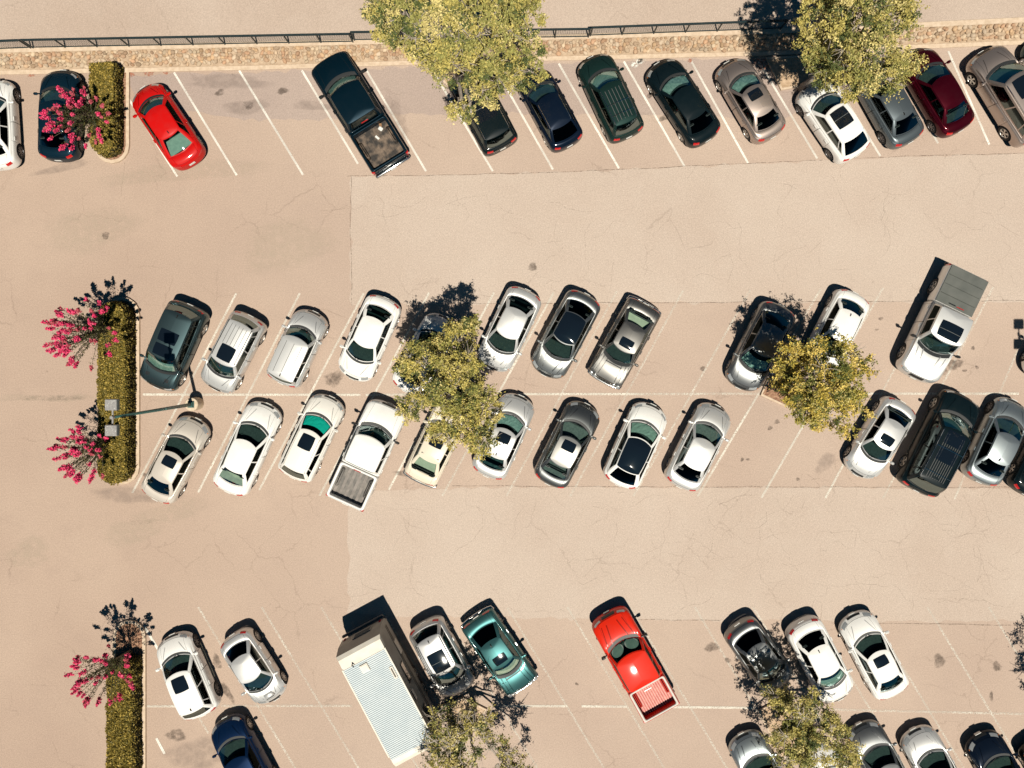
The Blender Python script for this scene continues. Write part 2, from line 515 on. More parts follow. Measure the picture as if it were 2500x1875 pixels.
    for q in range(len(du) - 1):
        for sg in (1, -1):
            a, c = du[q], du[q + 1]
            if sg < 0: a, c = -c, -a
            doors.append((panel('door', a, c, .5, 4.12 if False else 4), q, sg))
    # fixed body with the pillars
    V = list(G.reshape(-1, 3)); Fs = []
    for i in range(ns):
        i2 = (i + 1) % ns
        for j in range(nv - 1):
            if not used[i, j] and not dead(i, j):
                Fs.append((i * nv + j, i * nv + j + 1, i2 * nv + j + 1, i2 * nv + j))
    # side window limits
    bp = S.get('bp', .50)
    wins = S.get('wins', [(.232, bp - .009), (bp + .009, .765)] if style in ('sedan', 'classic', 'truck') else [(.232, .48), (.495, .70), (.712, .775)] if style != 'coupe' else [(.235, .60), (.615, .75)])
    rw0 = .838 if style not in ('suv', 'wagon', 'hatch') else .83
    ck = [0, .176, .2, .8, rw0, 1.0] + [a for w_ in wins for a in w_]
    ch = nodes(ck, .03); cs = np.r_[-ch[::-1][:-1], ch][:-1]
    ct = np.array([0, .05, .12, .35, .65, .86, .94, 1.0]) if not truck else np.array([0, .04, .12, .35, .65, .84, .92, 1.0])
    C = cab(cs, ct); nc, nct = len(cs), len(ct)
    holes = [(-.176, .176, 1, 6)] + [(rw0, 2 - rw0, 1, 6)]
    for a, c in wins: holes += [(a, c, 2, 5 if style != 'truck' else 5), (-c, -a, 2, 5)]
    def inhole(i, j):
        a = cs[i]; c = cs[i + 1] if i + 1 < nc else 1.0
        m_ = (a + c) / 2
        for (h0, h1, t0, t1) in holes:
            for mm in (m_, m_ + 2):
                if h0 - 1e-6 < mm < h1 + 1e-6 and t0 <= j < t1: return True
        return False
    off = len(V); V += list(C.reshape(-1, 3))
    for i in range(nc):
        for j in range(nct - 1):
            if not inhole(i, j):
                Fs.append((off + i * nct + j, off + i * nct + j + 1, off + ((i + 1) % nc) * nct + j + 1, off + ((i + 1) % nc) * nct + j))
    bodyo = mk('body', V, Fs, pm, root)
    mk('black_shell', inner.reshape(-1, 3), [f for f in grid_faces(ns, nv, True) if not dead(f[0] // nv, f[0] % nv)], M['black_shell'], root)  # black inner shell added behind the panels, keeps gaps dark and blocks light
    # glass
    def gpatch(pname, s0, s1, t0, t1, mat, n=10, m_=6, off=-.004, fn=cab, par=root, smooth=True):
        ss = np.linspace(s0, s1, n); tt = np.linspace(t0, t1, m_)
        P = fn(ss, tt); P = P + normals_of(P) * off
        return mk(pname, P.reshape(-1, 3), grid_faces(n, m_), mat, par, smooth)
    ws = gpatch('windshield', -.176, .176, ct[1], ct[6], M[glassk], 16, 8)
    # black band at the top and base of the windscreen
    gpatch('wiper_cowl', -.19, .19, 4.86, 5.0, M['blackplastic'], 14, 3, .003, fn=body)
    for k in (-1, 1):
        ss = np.linspace(.02 * k + .05, .02 * k + .125 if k > 0 else -.02 + .10, 2)
        a0, a1 = (-.015, .075) if k < 0 else (-.12, -.03)
        P = cab(np.array([a0, a0 + .012, a1, a1 + .012]), np.array([.015, .09]))
        pa, pb = Vector(P[0 if k < 0 else 2][0]), Vector(P[3 if k < 0 else 0][1] if k < 0 else P[0][1])
        mbw = MB(); mbw.tube([pa + Vector((0, 0, .015)), pb + Vector((0, 0, .02))], .009, 5)
        mbw.build('wiper', M['blackplastic'], ws)
    rwn = gpatch('rear_window', rw0, 2 - rw0, ct[1], ct[6], M[rear], 14, 6)
    for (a, c) in wins:
        for sg in (1, -1):
            gpatch('side_window', a * sg, c * sg, ct[2], ct[5], M[side], 8, 4)
    # roof
    rs = np.linspace(-1, 1, 57)[:-1]
    T = ring3(6, rs)
    xa, xb = X(S['wtop']) - .35, X(S['rtop']) + .3
    if xb > xa: xa = xb = (xa + xb) / 2
    spine = np.c_[np.clip(T[:, 0], xb, xa), T[:, 1] * 0, zroof(np.clip(T[:, 0], xb, xa))]
    rr = [0, .04, .12, .3, .55, .8, 1.0]
    RG = np.zeros((len(rs), len(rr), 3))
    for j, q in enumerate(rr):
        p = T * (1 - q) + spine * q
        p[:, 2] = zroof(p[:, 0]) * q ** .5 + T[:, 2] * (1 - q ** .5) + .055 * (1 - (1 - q) ** 2) if q > 0 else T[:, 2]
        RG[:, j] = p
    roof = mk('roof', RG.reshape(-1, 3), grid_faces(len(rs), len(rr), True), roofmat or pm, root)
    bvh = BVHTree.FromPolygons([Vector(p) for p in np.r_[RG.reshape(-1, 3), G.reshape(-1, 3)]],
                               grid_faces(len(rs), len(rr), True) + [tuple(i + RG.shape[0] * RG.shape[1] for i in f) for f in grid_faces(ns, nv, True)])
    def zat(x, y, dflt=.9):
        h = bvh.ray_cast(Vector((x, y, 4)), Vector((0, 0, -1)))
        return h[0].z if h[0] is not None else dflt
    def plan(pname, x1, x2, w1, w2, yc, mat, off=.004, n=13, m_=13, par=root, rnd=.3):
        V = []
        for i in range(n):
            a = -1 + 2 * i / (n - 1)
            for j in range(m_):
                c = -1 + 2 * j / (m_ - 1)
                aa = a * math.sqrt(1 - c * c * rnd * .25); cc = c * math.sqrt(1 - a * a * rnd * .25)
                x = (x1 + x2) / 2 + (x2 - x1) / 2 * aa; w = w1 + (w2 - w1) * (aa + 1) / 2
                y = yc + w / 2 * cc
                V.append((x, y, zat(x, y) + off))
        return mk(pname, V, grid_faces(n, m_), mat, par)
    def strip(pname, pts, w, mat, off=.004, par=root, h=0):
        V = []; 
        for i, (x, y) in enumerate(pts):
            a = pts[max(i - 1, 0)]; c = pts[min(i + 1, len(pts) - 1)]
            dxx, dyy = c[0] - a[0], c[1] - a[1]; l = math.hypot(dxx, dyy)
            nx, ny = -dyy / l * w / 2, dxx / l * w / 2
            z = max(zat(x + nx, y + ny), zat(x - nx, y - ny)) + off
            V += [(x + nx, y + ny, z), (x - nx, y - ny, z)]
        Fq = [(2 * i, 2 * i + 1, 2 * i + 3, 2 * i + 2) for i in range(len(pts) - 1)]
        if h:
            n0 = len(V); V += [(p[0], p[1], p[2] - h) for p in V[:]]
            for i in range(len(pts) - 1):
                Fq += [(2 * i, 2 * i + 2, n0 + 2 * i + 2, n0 + 2 * i), (2 * i + 1, 2 * i + 3, n0 + 2 * i + 3, n0 + 2 * i + 1)]
            Fq += [(0, 1, n0 + 1, n0), (n0 - 2, n0 - 1, 2 * n0 - 1, 2 * n0 - 2)]
        return mk(pname, V, Fq, mat, par, smooth=False)
    lerp = lambda a, c, t: a + (c - a) * t
    if sunroof == 'small':
        plan('sunroof', X(S['wtop']) - .42 * (X(S['wtop']) - X(S['rtop'])) - .05, X(S['wtop']) - .16, hw * 1.22, hw * 1.16, 0, M['roofglass'], .005, rnd=.5)
    elif sunroof == 'pano':
        l_ = X(S['wtop']) - X(S['rtop'])
        plan('sunroof', X(S['wtop']) - .62 * l_, X(S['wtop']) - .14, hw * 1.42, hw * 1.36, 0, M['roofglass'], .005, rnd=.4)
        xm_ = X(S['wtop']) - .34 * l_
        strip('sunroof_seam', [(xm_, lerp(-hw * .68, hw * .68, i / 6)) for i in range(7)], .02, M['int_grey'], .008)
    elif sunroof == 'two':
        l_ = X(S['wtop']) - X(S['rtop'])
        plan('sunroof', X(S['wtop']) - .29 * l_, X(S['wtop']) - .10, hw * 1.3, hw * 1.25, 0, M['roofglass'], .005)
        plan('sunroof', X(S['wtop']) - .60 * l_, X(S['wtop']) - .34 * l_, hw * 1.36, hw * 1.3, 0, M['roofglass'], .005)
    if ribs:
        for i in range(ribs):
            y = lerp(-hw * .6, hw * .6, i / (ribs - 1))
            x1_, x2_ = (X(S['wtop']) - .30, X(S['rtop']) + .2) if sunroof != 'small' else (X(S['wtop']) - .95, X(S['rtop']) + .15)
            strip('roof_groove', [(lerp(x1_, x2_, k / 8), y) for k in range(9)], .022, M['ribdark'] if 'ribdark' in M else M['black_shell'], .004)
    if rails:
        for sg in (-1, 1):
            pts = [(lerp(X(S['wtop']) - .25, X(S['rtop']) + .12, k / 8), sg * hw * (.93 if not roofnarrow else .9)) for k in range(9)]
            mbr = MB(); mbr.tube([(x, y, zat(x, y) + .045) for x, y in pts], .018, 6)
            for k in (0, 4, 8): mbr.box((pts[k][0], pts[k][1], zat(*pts[k]) + .02), (.08, .03, .05))
            mbr.build('roof_rail', rails if not isinstance(rails, bool) else M['chrome'], root)
    for i in range(bars):
        x = lerp(X(S['wtop']) - .5 - (.5 if bars == 2 else 0), X(S['rtop']) + .5, i / max(1, bars - 1)) if bars > 1 else xm - .2
        mbr = MB(); pts = [(x, lerp(-hw * .9, hw * .9, k / 6)) for k in range(7)]
        mbr.tube([(a, c, zat(a, c) + .05) for a, c in pts], .016, 6); mbr.build('roof_bar', M['chrome'] if bars == 2 else M['blackplastic'], root)
    if spoiler:
        plan('spoiler', xe + .10, xe + .24, W * .74, W * .8, 0, pm, .05)
    # hood creases: their shade painted as flat strips of darkened paint
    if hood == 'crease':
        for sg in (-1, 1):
            strip('hood_crease_shade', [(lerp(x0 - .38, X(S['cowl']) + .03, k / 8), sg * lerp(b * .38, b * .62, k / 8)) for k in range(9)], .032, M['crease_shade'](pm), .004)
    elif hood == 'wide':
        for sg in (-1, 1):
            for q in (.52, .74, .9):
                strip('hood_crease_shade', [(lerp(x0 - .22, X(S['cowl']) + .0, k / 8), sg * b * lerp(q - .02, q - .10, k / 8)) for k in range(9)], .042, M['crease_shade'](pm), .004)
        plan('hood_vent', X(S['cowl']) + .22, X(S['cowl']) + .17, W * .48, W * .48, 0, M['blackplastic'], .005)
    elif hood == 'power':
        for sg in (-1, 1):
            strip('hood_crease_shade', [(lerp(x0 - .35, X(S['cowl']) + .05, k / 8), sg * lerp(b * .28, b * .44, k / 8)) for k in range(9)], .055, M['crease_shade'](pm), .004)
            strip('hood_crease_shade', [(lerp(x0 - .35, X(S['cowl']) + .05, k / 8), sg * lerp(b * .55, b * .70, k / 8)) for k in range(9)], .04, M['crease_shade'](pm), .004)
    if scoop:
        xs_ = X(S['cowl']) + .42
        mbs = MB(); mbs.box((xs_, 0, zat(xs_, 0) + .02), (.30, .5, .10), top=(.22, .42)); mbs.build('hood_scoop', pm, root, True)
        mbs = MB(); mbs.box((xs_ + .152, 0, zat(xs_, 0) + .02), (.02, .40, .05)); mbs.build('scoop_opening', M['blackplastic'], root)
    if vents:
        for sg in (-1, 1):
            plan('hood_vent', X(S['cowl']) + .28, X(S['cowl']) + .46, .2, .2, sg * b * .5, M['blackplastic'], .005, 4, 4)
    # lamps
    for sg in (-1, 1):
        if headl == 'round':
            for q, rr_ in ((.80, .10), (.56, .085)):
                mbh = MB(); cx, cy, cz = x0 - .06, sg * b * q, z0 + .44
                ringv = [(cx, cy + rr_ * math.cos(a), cz + rr_ * math.sin(a)) for a in np.linspace(0, 2 * math.pi, 15)[:-1]]
                mbh.add([(cx + .06, cy, cz)] + [(cx + .03, cy + rr_ * .7 * math.cos(a), cz + rr_ * .7 * math.sin(a)) for a in np.linspace(0, 2 * math.pi, 15)[:-1]] + ringv + [(p[0] - .12, p[1], p[2]) for p in ringv],
                        [(0, 1 + k, 1 + (k + 1) % 14) for k in range(14)] + [(1 + k, 15 + k, 15 + (k + 1) % 14, 1 + (k + 1) % 14) for k in range(14)] + [(15 + k, 29 + k, 29 + (k + 1) % 14, 15 + (k + 1) % 14) for k in range(14)])
                mbh.build('headlight', M['headlight'], root, True)
        else:
            hs = (.115, .205) if headl != 'slim' else (.13, .215)
            gpatch('headlight', sg * hs[0], sg * hs[1], 2.75 if headl != 'slim' else 3.2, 3.85 if not big else 3.6, M['headlight'], 8, 5, .006, fn=body)
        if not truck:
            gpatch('taillight', sg * .80 - 0, sg * (.875 if style != 'classic' else .90), 2.7, 3.75, M['taillight'], 7, 5, .006, fn=body)
        gpatch('turn_signal', sg * .208, sg * .216, 2.8, 3.1, M['amber'], 3, 3, .006, fn=body)
    gpatch('grille', -.085, .085, 2.1, 3.2 if not big else 3.5, M[grille], 10, 5, .006, fn=body)
    if bumper or style == 'classic':
        bm_ = M['chrome']
        for xx, sgx in ((x0 + .02, 1), (xe - .02, -1)):
            if truck and sgx < 0: continue
            mbb = MB(); pts = [(xx - sgx * (.10 * abs(q) ** 3 + (.16 if abs(q) > 1.0 else 0)), q * b * .97, .50 if not big else .60) for q in (-1.02, -.97, -.8, -.4, 0, .4, .8, .97, 1.02)]
            mbb.tube(pts, .055 if not big else .09, 8); mbb.build('bumper', bm_, root, True)
    # door handles, mirrors
    for (do, q, sg) in doors:
        xh = X(dr[q + 1]) + .16
        mbh = MB(); mbh.box((xh, sg * (b + .012), zs(xh) - .12), (.20, .035, .035), bev=.01); mbh.build('handle', M['chrome'] if style == 'classic' else pm, do)
    mm = mirror_mesh(M['blackplastic'] if truck and pm is not M.get('whitetruck') else pm, truck)
    xmr = X(S['cowl']) - .30
    for sg in (-1, 1):
        inst('side_mirror', mm, root, (xmr, sg * (b - .06), zb(xmr) - .02), (0, 0, 0 if sg > 0 else 0), (1, sg, 1))
    # wheels
    wm = WH[rimstyle]; sc = r / .33
    for xw in (xwf, xwr):
        for sg in (-1, 1):
            w_ = inst('wheel', wm[0], root, (xw, sg * (b - .125 * sc), r), (0, random.random() * 3, 0), (sc, sg * 1.0, sc))
            inst('rim', wm[1], w_)
    # interior
    Bi = ring3(5, np.linspace(-1, 1, 41)[:-1]); Bi[:, 0] = (Bi[:, 0] - xm) * .98 + xm; Bi[:, 1] *= .96
    zf = z0 + .22
    lo = Bi.copy(); lo[:, 2] = zf; up = Bi.copy(); up[:, 2] -= .03
    n_ = len(Bi); V = list(up) + list(lo) + [(xm, 0, zf)]
    Fq = [(i, (i + 1) % n_, n_ + (i + 1) % n_, n_ + i) for i in range(n_)] + [(2 * n_, n_ + i, n_ + (i + 1) % n_) for i in range(n_)]
    mk('interior', V, Fq, M[interior], root)
    zbl = float(zb(X(S['cowl'])))
    mbd = MB()
    dl = .62 if not truck else .50
    mbd.box((X(S['cowl']) - bowf * .5 - dl / 2 + .05, 0, zbl - .14), (dl, b * 1.5, .20), bev=.05)
    mbd.box((X(S['cowl']) - dl - .12, b * .38, zbl - .05), (.2, .36, .10), bev=.03)
    mbd.build('dashboard', M['int_black'] if interior != 'int_grey' else M['int_grey'], root)
    inst('steering_wheel', STEER, root, (X(S['cowl']) - dl - .30, b * .40, zbl - .02), (0, -.45, 0))
    sx = X(S['cowl']) - dl - .72
    for sg in (-1, 1): inst('seat', SEAT[interior], root, (sx, sg * b * .40, zf + .06))
    sx2 = sx - .85
    if sx2 > xbr + .35 and style != 'coupe':
        mbs = MB(); mbs.box((sx2 + .08, 0, zf + .16), (.5, b * 1.45, .18), bev=.05); mbs.box((sx2 - .24, 0, zf + .46), (.14, b * 1.42, .56), bev=.05)
        for q in (-.5, .5): mbs.box((sx2 - .27, q * b, zf + .80), (.09, .24, .12), bev=.03)
        mbs.build('rear_seat', M[interior], root)
    if style in ('sedan', 'coupe', 'classic'):
        mbs = MB(); xa_, xb_ = xbr + .12, xbr + (X(S['rtop']) - xbr) * 1.0
        mbs.box(((xa_ + xb_) / 2, 0, float(zb(xbr)) - .05), (xb_ - xa_, b * 1.35, .05)); mbs.build('parcel_shelf', M[rearshade] if rearshade else M[interior], root)
    # rear view mirror and sunshade
    mz = MB(); P = cab(np.array([0.0]), np.array([.86]))[0][0]
    mz.box((P[0] - .06, 0, P[2] - .06), (.04, .24, .07), bev=.015); mz.build('rear_view_mirror', M['blackplastic'], root)
    if shade:
        P = cab(np.linspace(-.165, .165, 14), np.linspace(.06, .66, 6)); P = P - normals_of(P) * .035
        P[..., 2] += rng.normal(0, .006, P.shape[:2])
        if shade == 'shade_round':
            mbq = MB()
            for sg in (-1, 1):
                c = cab(np.array([sg * .085]), np.array([.40]))[0][0]
                e1 = cab(np.array([sg * .10]), np.array([.40]))[0][0] - c; e2 = cab(np.array([sg * .085]), np.array([.6]))[0][0] - c
                e1 /= np.linalg.norm(e1) * sg; e2 /= np.linalg.norm(e2)
                V = [c - np.array([0, 0, .04])] + [c - np.array([0, 0, .04]) + e1 * .33 * math.cos(a) + e2 * .27 * math.sin(a) for a in np.linspace(0, 2 * math.pi, 21)[:-1]]
                mbq.add(V, [(0, 1 + k, 1 + (k + 1) % 20) for k in range(20)])
            mbq.build('sunshade', M['shade_green'], root)
        else:
            mk('sunshade', P.reshape(-1, 3), grid_faces(14, 6), M[shade], root, smooth=False)
    if antenna:
        xa_ = X(S['rtop']) + .18
        mba = MB(); mba.box((xa_, 0, zat(xa_, 0) + .03), (.16, .05, .07), top=(.05, .02)); mba.build('antenna', M['blackplastic'], root)
    if not truck:
        p_ = body(np.array([1.0]), np.array([2.2]))[0][0]
        if plate:
            mbp = MB(); mbp.box((p_[0] - .012, 0, p_[2]), (.02, .31, .15)); mbp.build('number_plate', M['plate'], root)
    p_ = body(np.array([0.0]), np.array([1.4]))[0][0]
    mbp = MB(); mbp.box((p_[0] + .012, 0, p_[2]), (.02, .31, .15)); mbp.build('number_plate', M['plate'], root)
    # ---------------- pickup bed
    if truck:
        bd = bed or {}
        xb0 = xe - .03; xb1 = -L / 2 + .10
        Lb = xb0 - xb1; xc = (xb0 + xb1) / 2
        zt, zfl = S.get('bedtop', 1.20), .74
        def rect(w, l, zz, rc, n=5):
            pts = []
            for (sx_, sy_, a0) in ((1, 1, 0), (-1, 1, 90), (-1, -1, 180), (1, -1, 270)):
                for k in range(n):
                    a = math.radians(a0 + 90 * k / (n - 1)); pts.append((xc + sx_ * (l / 2 - rc) + rc * math.cos(a), sy_ * (w / 2 - rc) + rc * math.sin(a), zz))
            return pts
        def dens(ps, st=.07):
            out = []
            for a, c in zip(ps, ps[1:] + ps[:1]):
                n = max(1, int(math.dist(a, c) / st))
                for k in range(n): out.append(tuple(a[q] + (c[q] - a[q]) * k / n for q in range(3)))
            return out
        base = dens(rect(1, 1, 0, .0001)) if False else None
        lev = [(W - .14, .46, 0), (W - .02, .58, 0), (W, .80, 0), (W - .03, zt - .14, 0), (W - .08, zt - .03, .01), (W - .11, zt, .02), (W - .30, zt, .09), (W - .32, zt - .04, .10), (W - .32, zfl, .10)]
        mo = dens(rect(W, Lb, 0, .10), .06)
        RGs = []
        for (w_, z_, ins) in lev:
            kx = (Lb - 2 * ins) / Lb; ky = w_ / W
            RGs.append([((p[0] - xc) * kx + xc, p[1] * ky, z_) for p in mo])
        Gb = np.array(RGs).transpose(1, 0, 2).copy()
        dxw = Gb[..., 0] - xwr; dz = Gb[..., 2] - r; rad = np.hypot(dxw, dz) + 1e-6
        # refine vertical resolution for the arch
        lv2 = []
        for q in range(len(lev) - 1):
            nn = 4 if q < 4 else 1
            for k in range(nn):
                lv2.append(Gb[:, q] * (1 - k / nn) + Gb[:, q + 1] * (k / nn))
        lv2.append(Gb[:, -1]); Gb = np.stack(lv2, axis=1)
        dxw = Gb[..., 0] - xwr; dz = Gb[..., 2] - r; rad = np.hypot(dxw, dz) + 1e-6
        outer = np.zeros(Gb.shape[:2], bool); outer[:, :17] = True
        mk_ = (rad < Ra) & outer & (np.abs(Gb[..., 1]) > b * .7)
        kk = Ra / rad
        Gb[..., 0] = np.where(mk_, xwr + dxw * kk, Gb[..., 0]); Gb[..., 2] = np.where(mk_, r + dz * kk, Gb[..., 2])
        nb, nl = Gb.shape[:2]
        Fb = [f for f in grid_faces(nb, nl, True) if not all(mk_[q // nl, q % nl] for q in f)]
        mk('cargo_bed', Gb.reshape(-1, 3), Fb, [pm, M[bd.get('rail', 'black_shell')]] if bd.get('rail') else pm, root, midx=[1 if bd.get('rail') and 17 <= f[0] % nl <= 18 else 0 for f in Fb])
        mbf = MB(); wf = W - .32; lf = Lb - .2
        nr_ = bd.get('nrib', 9)
        mbf.box((xc, 0, zfl - .02), (lf, wf, .04), m=0)
        for k in range(nr_):
            y = lerp(-wf / 2 + .12, wf / 2 - .12, k / (nr_ - 1)); mbf.box((xc, y, zfl + .012), (lf - .04, wf / nr_ * .5, .024), m=1)
        mbf.build('bed_floor', [M[bd.get('floor', 'bedgrey')], M[bd.get('rib', bd.get('floor', 'bedgrey'))]], root)
        for sg in (-1, 1):
            mbw = MB(); mbw.box((xwr, sg * (wf / 2 - .09), zfl + .11), (.95, .18, .24), bev=.05, top=(.75, .16)); mbw.build('wheel_housing', M[bd.get('wall', bd.get('floor', 'bedgrey'))], root, True)
        mbt = MB(); mbt.box((xb1 - .008, 0, .84), (.05, W - .30, .62), bev=.015); mbt.box((xb1 - .038, 0, .98), (.02, .26, .07), m=1)
        tg = mbt.build('tailgate', [pm, M['blackplastic']], root)
        for sg in (-1, 1):
            mbt = MB(); mbt.box((xb1 + .03, sg * (b - .085), .92), (.13, .15, .40), bev=.03); mbt.build('taillight', M['taillight'], root)
        mbt = MB(); mbt.box((xb1 - .10, 0, .52), (.16, W - .1, .18), bev=.04); mbt.build('rear_bumper', M[bd.get('bumper', 'chrome')], root, True)
        mbt = MB(); mbt.box((xb1 - .19, 0, .53), (.02, .31, .14)); mbt.build('number_plate', M['plate'], root)
        mbt = MB(); mbt.box((xe - .012, 0, H - .13), (.03, .36, .05)); mbt.build('brake_lamp', M['taillight'], root)
        if bd.get('cover'):
            mbt = MB(); n = 4
            for k in range(n):
                l1 = (Lb - .04) / n; mbt.box((xb0 - .02 - l1 * (k + .5), 0, zt + .022 + (.004 if k % 2 else 0)), (l1 - .01, W - .14, .04), bev=.01)
            mbt.build('bed_cover', M[bd['cover']], root)
        if bd.get('debris'):
            mbt = MB(); mbt.box((xb0 - .35, -.45 * b, zfl + .06), (.22, .18, .10), .4, bev=.03); mbt.box((xb0 - .22, -.52 * b, zfl + .05), (.12, .2, .06), 1.1, m=1)
            mbt.box((xb0 - .62, -.1, zfl + .035), (.22, .10, .03), .3); mbt.build('debris', [M['plate'], M['wood']], root)
    return root

def _crease_shade(pm):  # darkened copy of the paint, stands for the shade along a crease
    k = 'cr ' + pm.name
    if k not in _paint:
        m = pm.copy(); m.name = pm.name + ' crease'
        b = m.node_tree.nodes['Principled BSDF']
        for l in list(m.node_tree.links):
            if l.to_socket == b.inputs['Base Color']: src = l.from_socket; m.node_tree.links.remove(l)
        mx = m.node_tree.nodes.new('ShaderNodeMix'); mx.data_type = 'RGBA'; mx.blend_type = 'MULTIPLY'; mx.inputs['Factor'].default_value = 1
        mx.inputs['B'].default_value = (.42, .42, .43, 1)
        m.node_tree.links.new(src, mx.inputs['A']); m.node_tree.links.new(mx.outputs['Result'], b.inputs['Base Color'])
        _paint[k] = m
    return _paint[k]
M['crease_shade'] = _crease_shade
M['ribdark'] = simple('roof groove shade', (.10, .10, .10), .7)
M['bedgrey'] = noisy('grey bed liner', (.12, .115, .11), (.24, .22, .20), 3, .8)
M['bedgrey2'] = noisy('grey bed rib', (.20, .18, .165), (.28, .25, .23), 5, .8)
M['bedblack'] = noisy('worn dark bed liner', (.035, .030, .027), (.26, .19, .14), 2.6, .75, detail=9, lo=.42, hi=.72)
M['bedred'] = noisy('dusty red bed', (.42, .06, .05), (.55, .16, .12), 5, .6)
M['bedpink'] = noisy('pale dusty red rib', (.58, .22, .19), (.68, .34, .29), 9, .6)
M['bedred_deep'] = simple('red bed wall', (.50, .03, .02), .5)
M['coverg'] = noisy('grey bed cover vinyl', (.080, .088, .080), (.125, .13, .118), 1.2, .6)
M['railwhite'] = noisy('pale bed rail cap', (.55, .52, .47), (.66, .62, .56), 6, .5)
M['wood'] = noisy('brown scrap', (.22, .11, .05), (.35, .2, .1), 9, .8)
# ------------------------------------------------------------------ coloured fast meshes
def vcol_mat(name, rough=.8, trans=0.0, noise=0.0, bump=0, spec=.3):
    m = D.materials.new(name); t, N, Lk, b = nt(m)
    a = N.new('ShaderNodeAttribute'); a.attribute_name = 'Col'
    src = a.outputs['Color']
    if noise:
        n = N.new('ShaderNodeTexNoise'); n.inputs['Scale'].default_value = noise; tc = N.new('ShaderNodeTexCoord')
        Lk.new(tc.outputs['Object'], n.inputs['Vector'])
        hs = N.new('ShaderNodeHueSaturation'); mr = N.new('ShaderNodeMapRange')
        mr.inputs['To Min'].default_value = .7; mr.inputs['To Max'].default_value = 1.3
        Lk.new(n.outputs['Fac'], mr.inputs['Value']); Lk.new(mr.outputs['Result'], hs.inputs['Value'])
        Lk.new(src, hs.inputs['Color']); src = hs.outputs['Color']
    Lk.new(src, b.inputs['Base Color'])
    b.inputs['Roughness'].default_value = rough
    b.inputs['Specular IOR Level'].default_value = spec
    if trans:
        out = N['Material Output']
        tl = N.new('ShaderNodeBsdfTranslucent'); Lk.new(src, tl.inputs['Color'])
        mx = N.new('ShaderNodeMixShader'); mx.inputs['Fac'].default_value = trans
        Lk.new(b.outputs[0], mx.inputs[1]); Lk.new(tl.outputs[0], mx.inputs[2]); Lk.new(mx.outputs[0], out.inputs['Surface'])
    return m
M['leaf'] = vcol_mat('sunlit foliage', .55, .16)
M['flower'] = vcol_mat('pink blossom', .6, .12)
M['stone'] = vcol_mat('river stone', .85, 0, 25)
M['bark'] = noisy('pale bark', (.30, .25, .20), (.52, .46, .40), 14, .9)
M['barkd'] = noisy('brown stem', (.12, .09, .06), (.24, .18, .13), 18, .9)

def fast(name, V, F, colf, mat, parent=None, smooth=False):
    """V (n,3), F (m,k) constant k, colf (m,3) linear colours per face"""
    V = np.asarray(V, np.float32); F = np.asarray(F, np.int32); k = F.shape[1]
    me = D.meshes.new(name)
    me.vertices.add(len(V)); me.vertices.foreach_set('co', V.ravel())
    me.loops.add(F.size); me.loops.foreach_set('vertex_index', F.ravel())
    me.polygons.add(len(F)); me.polygons.foreach_set('loop_start', np.arange(0, F.size, k, dtype=np.int32))
    try: me.polygons.foreach_set('loop_total', np.full(len(F), k, np.int32))
    except Exception: pass
    me.update(calc_edges=True)
    ca = me.color_attributes.new('Col', 'FLOAT_COLOR', 'CORNER')
    c = np.ones((len(F), k, 4), np.float32); c[:, :, :3] = np.asarray(colf, np.float32)[:, None, :]
    ca.data.foreach_set('color', c.ravel())
    if smooth: me.polygons.foreach_set('use_smooth', [True] * len(F))
    me.materials.append(mat); me.validate()
    o = D.objects.new(name, me); COL.objects.link(o)
    if parent: o.parent = parent
    return o

def leaf_quads(C, size, up=.5, aspect=.6):
    n = len(C)
    nrm = rng.normal(size=(n, 3)); nrm[:, 2] = np.abs(nrm[:, 2]) + up; nrm /= np.linalg.norm(nrm, axis=1, keepdims=True)
    a = rng.normal(size=(n, 3)); a -= nrm * np.sum(a * nrm, 1, keepdims=True); a /= np.linalg.norm(a, axis=1, keepdims=True)
    b = np.cross(nrm, a)
    s = (np.asarray(size) * rng.uniform(.7, 1.3, n))[:, None]
    V = np.stack([C - a * s, C - b * s * aspect, C + a * s, C + b * s * aspect], 1).reshape(-1, 3)
    F = np.arange(4 * n).reshape(-1, 4)
    return V, F

